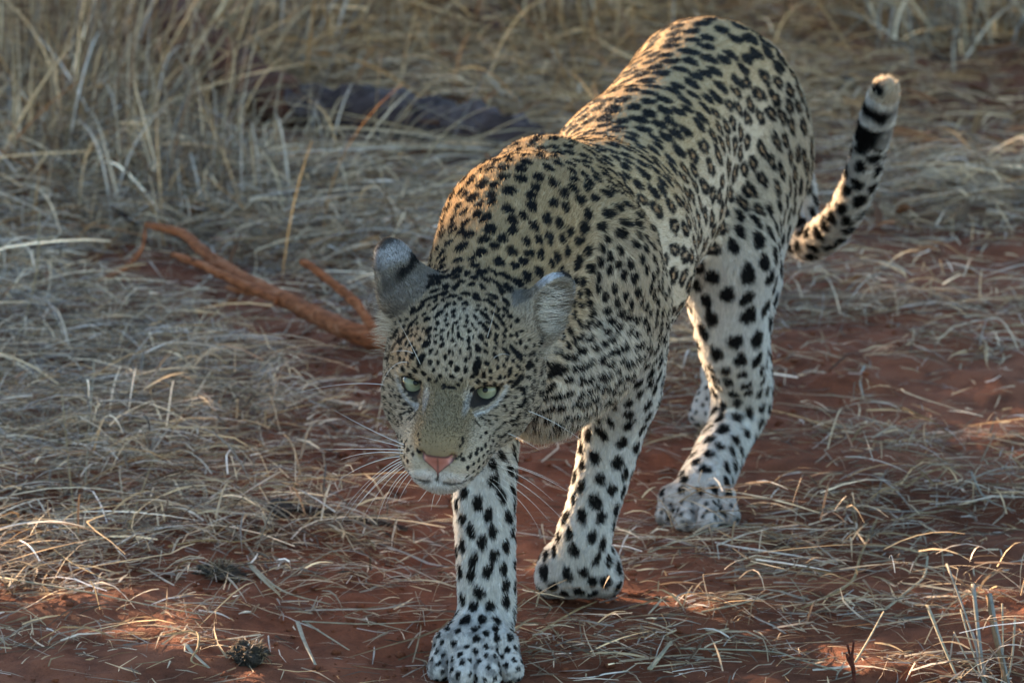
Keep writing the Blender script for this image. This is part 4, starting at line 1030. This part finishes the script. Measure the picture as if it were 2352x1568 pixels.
lump('pebble', G(1940, 205), .020, M_DUNG, 'dark pebble on bare sand left of the tail tip', 'pebble', 9)
lump('dark_stone', G(2255, 592), .013, M_DUNG, 'small dark stone on the sand right of the tail base', 'stone', 12, .7)
# single stalks
def stalk(pts, w, h, col, label, name='straw_stalk', cat='straw', group=None, flat=.5, taper=.6, hs=None):
    c = [G(x, y)+V(0, 0, (hs[i] if hs else h)) if not isinstance(x, np.ndarray) else x for i, (x, y) in enumerate(pts)]
    S = spline(c, [w*.5*(1-(1-taper)*i/(len(c)-1)) for i in range(len(c))], 4); vs = []; fs = []; q, r = S[:, :3], S[:, 3]
    for i in range(len(q)):
        d = nrm(q[min(i+1, len(q)-1)]-q[max(i-1, 0)]); a = nrm(np.cross(d, V(.05, .1, 1))); b = np.cross(d, a)
        for j in range(5):
            an = 6.2832*j/5; vs.append(q[i]+a*math.cos(an)*r[i]+b*math.sin(an)*r[i]*flat)
    for i in range(len(q)-1):
        for j in range(5): fs.append((i*5+j, i*5+(j+1) % 5, i*5+5+(j+1) % 5, i*5+5+j))
    fs.append((4, 3, 2, 1, 0)); e = (len(q)-1)*5; fs.append((e, e+1, e+2, e+3, e+4))
    o = mesh_obj(name, vs, fs, M_STRAW, cols=np.tile(np.array(col), (len(vs), 1)))
    tag(o, label, cat, group); return o
PALE_S = (.37,.32,.225); GOLD_S = (.33,.23,.115); GREY_S = (.28,.255,.21); BROWN_S = (.24,.14,.07); WHITE_S = (.36,.325,.255)
SG = 'single straws on the ground'
stalk([(572,1312),(650,1376),(757,1406)], .0042, .010, PALE_S, 'long pale stalk slanting over red sand left of the front paw', group=SG)
stalk([(694,1446),(860,1452),(1046,1440)], .0035, .010, PALE_S, 'long straight straw reaching the leopard\'s front leg from the left', group=SG)
stalk([(700,1443),(750,1475),(802,1508)], .0036, .008, PALE_S, 'short pale straw running down towards the front paw', group=SG)
stalk([(378,1482),(450,1474),(455,1510),(440,1542),(478,1556)], .0034, .012, GOLD_S, 'sharply bent straw on the bare sand at lower left', group=SG)
stalk([(425,1502),(450,1530),(481,1558)], .0060, .012, WHITE_S, 'wide whitish leaf sheath beside the bent straw, lower left', 'leaf_sheath', group=None, flat=.2)
stalk([(684,1458),(700,1505),(725,1558)], .0055, .016, WHITE_S, 'split pale leaf sheath standing near the bottom centre-left', 'leaf_sheath', flat=.2)
stalk([(576,1316),(605,1348),(642,1382)], .0065, .009, PALE_S, 'flat pale leaf blade on top of the long slanting stalk', 'leaf_sheath', flat=.2)
stalk([(0,1364),(200,1398),(300,1420),(470,1452)], .0040, .020, PALE_S, 'long straw from the left edge towards the bare sand', group=SG)
stalk([(2,1226),(70,1256),(160,1330),(255,1378)], .0034, .022, GOLD_S, 'golden straw curving down from the left edge', group=SG)
stalk([(388,1302),(470,1288),(560,1290),(625,1262)], .0042, .025, GOLD_S, 'thick golden stalk lying across the straw at left centre', group=SG)
stalk([(1561,1504),(1766,1511),(1835,1530),(1925,1556)], .0042, .008, PALE_S, 'longest straw on the red sand at the bottom right', group=SG)
stalk([(1492,1560),(1516,1530),(1541,1497)], .0066, .012, PALE_S, 'short thick reed slanting up at the bottom centre-right', group=SG)
stalk([(1842,1415),(1950,1360),(1974,1300),(1996,1245),(2016,1206)], .0042, .010, GOLD_S, 'straw with two bends on the sand right of the hind paw', group=SG)
stalk([(2036,1420),(2090,1375),(2122,1346),(2130,1300)], .0042, .012, PALE_S, 'crooked straw beside the two-bend straw, further right', group=SG)
stalk([(1612,1420),(1705,1400),(1775,1375)], .0040, .008, PALE_S, 'straight pale straw on sand below the hind paw', group=SG)
stalk([(1225,1480),(1310,1428),(1370,1400)], .0040, .010, GOLD_S, 'straight golden straw just right of the planted front paw', group=SG)
stalk([(1490,1302),(1560,1275),(1680,1240),(1800,1262)], .0036, .018, PALE_S, 'arched straw over the straw heap below the hind paw', group=SG)
stalk([(2230,1120),(2262,1180),(2330,1210)], .0040, .02, GREY_S, 'grey straw across the straw pile at the right edge', group=SG)
stalk([(1985,860),(1975,890),(1982,930)], .0042, .012, GREY_S, 'short curved grey straw standing alone on sand at right', group=SG)
stalk([(1650,1125),(1665,1160),(1700,1195)], .0042, .012, GOLD_S, 'short golden straw right behind the hind paw', group=SG)
# stalks standing in the left mat
stalk([(186,1278),(166,1194),(146,1058)], .0030, .0, GOLD_S, 'upright thin reddish stalk in the straw at left', cat='stalk', hs=[0,.035,.085])
stalk([(273,1273),(310,1210),(356,1140)], .0030, .0, GOLD_S, 'leaning golden stalk in the straw, right of the upright one', cat='stalk', hs=[0,.02,.05])
stalk([(193,1146),(205,1060),(220,962)], .0026, .0, PALE_S, 'tall pale stalk leaning right in the left straw', cat='stalk', hs=[0,.035,.08])
stalk([(95,690),(90,770),(60,830),(0,900)], .0024, .05, GOLD_S, 'thin arching grass stem near the left edge', cat='stalk', hs=[.13,.10,.06,.02])
stalk([(2128,1480),(2165,1525),(2205,1570)], .0046, .0, PALE_S, 'pale stem leaning left out of the corner stubble', 'stubble_stem', 'stubble', hs=[.045,.022,.0])
# stubble at the bottom right corner
st = empty('grass_stubble', tuple(G(2275, 1562))); tag(st, 'tuft of cut grey-tan grass stubble in the bottom right corner', 'stubble')
for k_, (pts, w, cc) in enumerate([([(2172,1408),(2215,1475),(2262,1548)],.0042,GREY_S),([(2233,1436),(2246,1500),(2262,1570)],.0075,GREY_S),([(2268,1450),(2285,1505),(2312,1575)],.0090,BROWN_S),([(2272,1448),(2290,1500),(2318,1572)],.0060,GREY_S),([(2205,1470),(2230,1520),(2262,1575)],.0034,PALE_S),([(2330,1480),(2325,1530),(2312,1575)],.0040,PALE_S),([(2190,1500),(2225,1540),(2270,1575)],.0030,PALE_S),([(2300,1462),(2303,1520),(2300,1575)],.0032,PALE_S)]):
    o = stalk(pts, w*.7, 0, cc, None, 'stem', None, hs=[(1568-pts[0][1])*.00036,(1568-pts[1][1])*.00036,0.0], taper=.8, flat=.4)
    o.parent = st; o.matrix_parent_inverse = Matrix.Translation(-st.location)
# seedling with red stems
sd = empty('seedling', tuple(G(1962, 1572))); tag(sd, 'small leafless red-stemmed seedling standing at the bottom edge, right side', 'seedling')
for a in ([(1962,1572),(1960,1540),(1946,1478)],[(1961,1545),(1957,1510),(1961,1472)],[(1958,1530),(1948,1512),(1944,1500)]):
    n_ = len(a); y0 = 1572; v_, f_ = tube([P(x, y, G(1962, 1572)[1]) for x, y in a], [.0024, .0018, .0011], 6, 4, .05, 3); mesh_obj('stem', v_, f_, M_STEM, sd)
o = stalk([(1963,1545),(1995,1515),(2028,1484)], .0030, 0, PALE_S, None, 'leaf', None, hs=[.012,.024,.040], flat=.25); o.parent = sd; o.matrix_parent_inverse = Matrix.Translation(-sd.location)
# bent sheaf beside the shoulder, and the standing tufts at the back
def tuft(name, label, base, n, L, lean, spread, wid, warm, seed, pitch=1.1, sag=(.2, .7), spr=.10):
    global rg
    keep, rg = rg, np.random.default_rng(seed)
    yaw = rg.normal(lean, spread, n); pt = np.clip(rg.normal(pitch, .22 if spr < .05 else .38, n), .05, 1.5)
    D = np.stack([np.cos(yaw)*np.cos(pt), np.sin(yaw)*np.cos(pt), np.sin(pt)], 1)
    P0 = np.stack([base[0]+rg.normal(0, spr, n), base[1]+rg.normal(0, spr, n), np.full(n, base[2]-.005)], 1)
    o = ribbons(name, P0, D, rg.uniform(.55, 1.05, n)*L, rg.uniform(.6, 1.2, n)*wid, rg.normal(0, .15, n), rg.uniform(*sag, n), straw_cols(n, warm), M_STRAW, 8)
    rg = keep; tag(o, label, 'grass tuft', 'dry grass tufts'); return o
TG = 'dry grass tufts'
tuft('grass_tuft', 'sunlit golden grass tuft standing at the top left', G(170, 250), 170, .62, 1.2, .7, .0045, .9, 1, 1.2, (.1, .5))
tuft('grass_tuft', 'tall dry tuft in front of the slanting limb, top left', G(330, 330), 140, .50, .6, .9, .0042, .7, 2)
tuft('grass_tuft', 'tuft at the left edge below the sunlit golden one', G(40, 420), 120, .42, .4, 1.0, .0042, .5, 3)
tuft('grass_tuft', 'tuft behind the fallen log at the top centre-left', G(560, 130), 120, .55, .5, .8, .0048, .7, 4)
tuft('grass_tuft', 'bushy tuft at the very top just left of the rump', G(1290, 60), 110, .50, 2.2, .8, .0048, .5, 5)
tuft('grass_tuft', 'grey tuft between log and red branch', G(430, 480), 110, .36, 2.6, 1.1, .0040, .0, 6)
tuft('grass_tuft', 'low flattened tuft right beside the log\'s shaded side', G(720, 430), 90, .34, .3, 1.1, .0040, .0, 7)
tuft('grass_tuft', 'pale tuft in the top right corner', G(2230, 110), 110, .36, 1.8, .9, .0046, .0, 8)
tuft('grass_sheaf', 'sheaf of long straws lying towards the left from the leopard\'s shoulder', G(1130, 400)+V(0, 0, .05), 46, .50, 3.75, .16, .0034, .06, 9, .10, (.02, .16), .03)

# ======================================================================
# unseen shrubs added beyond the grass to keep the low sun off the ground
# ======================================================================
def shrub(x, y, h, w, n, seed):
    r_ = np.random.default_rng(seed); base = V(x, y, float(hz(x, y)))
    root = empty('shade_shrub', tuple(base))
    tag(root, 'unseen leafy shrub added beyond the grass to block the low sun', 'shrub', 'unseen shade shrubs')
    vs, fs = [], []
    tips = []
    for k in range(9):
        a = r_.uniform(0, 6.28); e = base+V(math.cos(a)*w*r_.uniform(.2, .8), math.sin(a)*w*.6*r_.uniform(.2, .8), h*r_.uniform(.6, .95))
        m = base*.5+e*.5+V(*r_.normal(0, .06, 3)); v_, f_ = tube([base-V(0,0,.03), m, e], [.012, .008, .003], 5, 3, .05, k)
        fs += [tuple(i+len(vs) for i in q) for q in f_]; vs += v_; tips.append((m, e))
    mesh_obj('stems', vs, fs, M_DARK, root)
    c = []
    for k in range(60):
        m, e = tips[r_.integers(len(tips))]; t = r_.uniform(-1.0, 1.0); c.append(m+(e-m)*t+r_.normal(0, 1, 3)*np.array([w*.30, w*.22, h*.10]))
    c = np.array(c); ci = c[r_.integers(len(c), size=n)]+r_.normal(0, .055, (n, 3)); ci = ci[ci[:, 2] > base[2]+.01]
    m = len(ci); A = r_.normal(0, 1, (m, 3)); A /= np.linalg.norm(A, axis=1, keepdims=True); B = np.cross(A, r_.normal(0, 1, (m, 3))); B /= np.linalg.norm(B, axis=1, keepdims=True)
    L = r_.uniform(.036, .058, (m, 1)); Wd = L*.42
    V4 = np.stack([ci-A*L, ci+B*Wd, ci+A*L, ci-B*Wd], 1).reshape(-1, 3); F4 = np.arange(m*4).reshape(-1, 4)
    mesh_obj('foliage', V4, F4, M_LEAF, root, smooth=False)
nt = NT('dry_leaf'); tcl = nt.n('ShaderNodeTexCoord'); nl = noise(nt, 6, 3, .6, tcl.outputs['Object']); rl = ramp(nt, nl.outputs[0], [(.3, (.06, .065, .03)), (.6, (.11, .10, .05)), (.75, (.16, .12, .06))]); bsdf(nt, rl.outputs[0], .7, .2); M_LEAF = nt.m
sdx, sdy = SUN_DIR[0]/math.hypot(SUN_DIR[0], SUN_DIR[1]), SUN_DIR[1]/math.hypot(SUN_DIR[0], SUN_DIR[1])
for k in range(21):
    off = (k-10)*.46+[.1, -.1, .12, 0, -.1][k % 5]; back = [0, .75, .2, 1.1, .45][k % 5]; px = .9+sdx*(6.3+back)+sdy*off; py = 1.9+sdy*(6.3+back)-sdx*off
    shrub(px, py, [1.23, 1.42, 1.17, 1.28, 1.13, 1.38, 1.20][k % 7],   .68, 9000, 40+k)
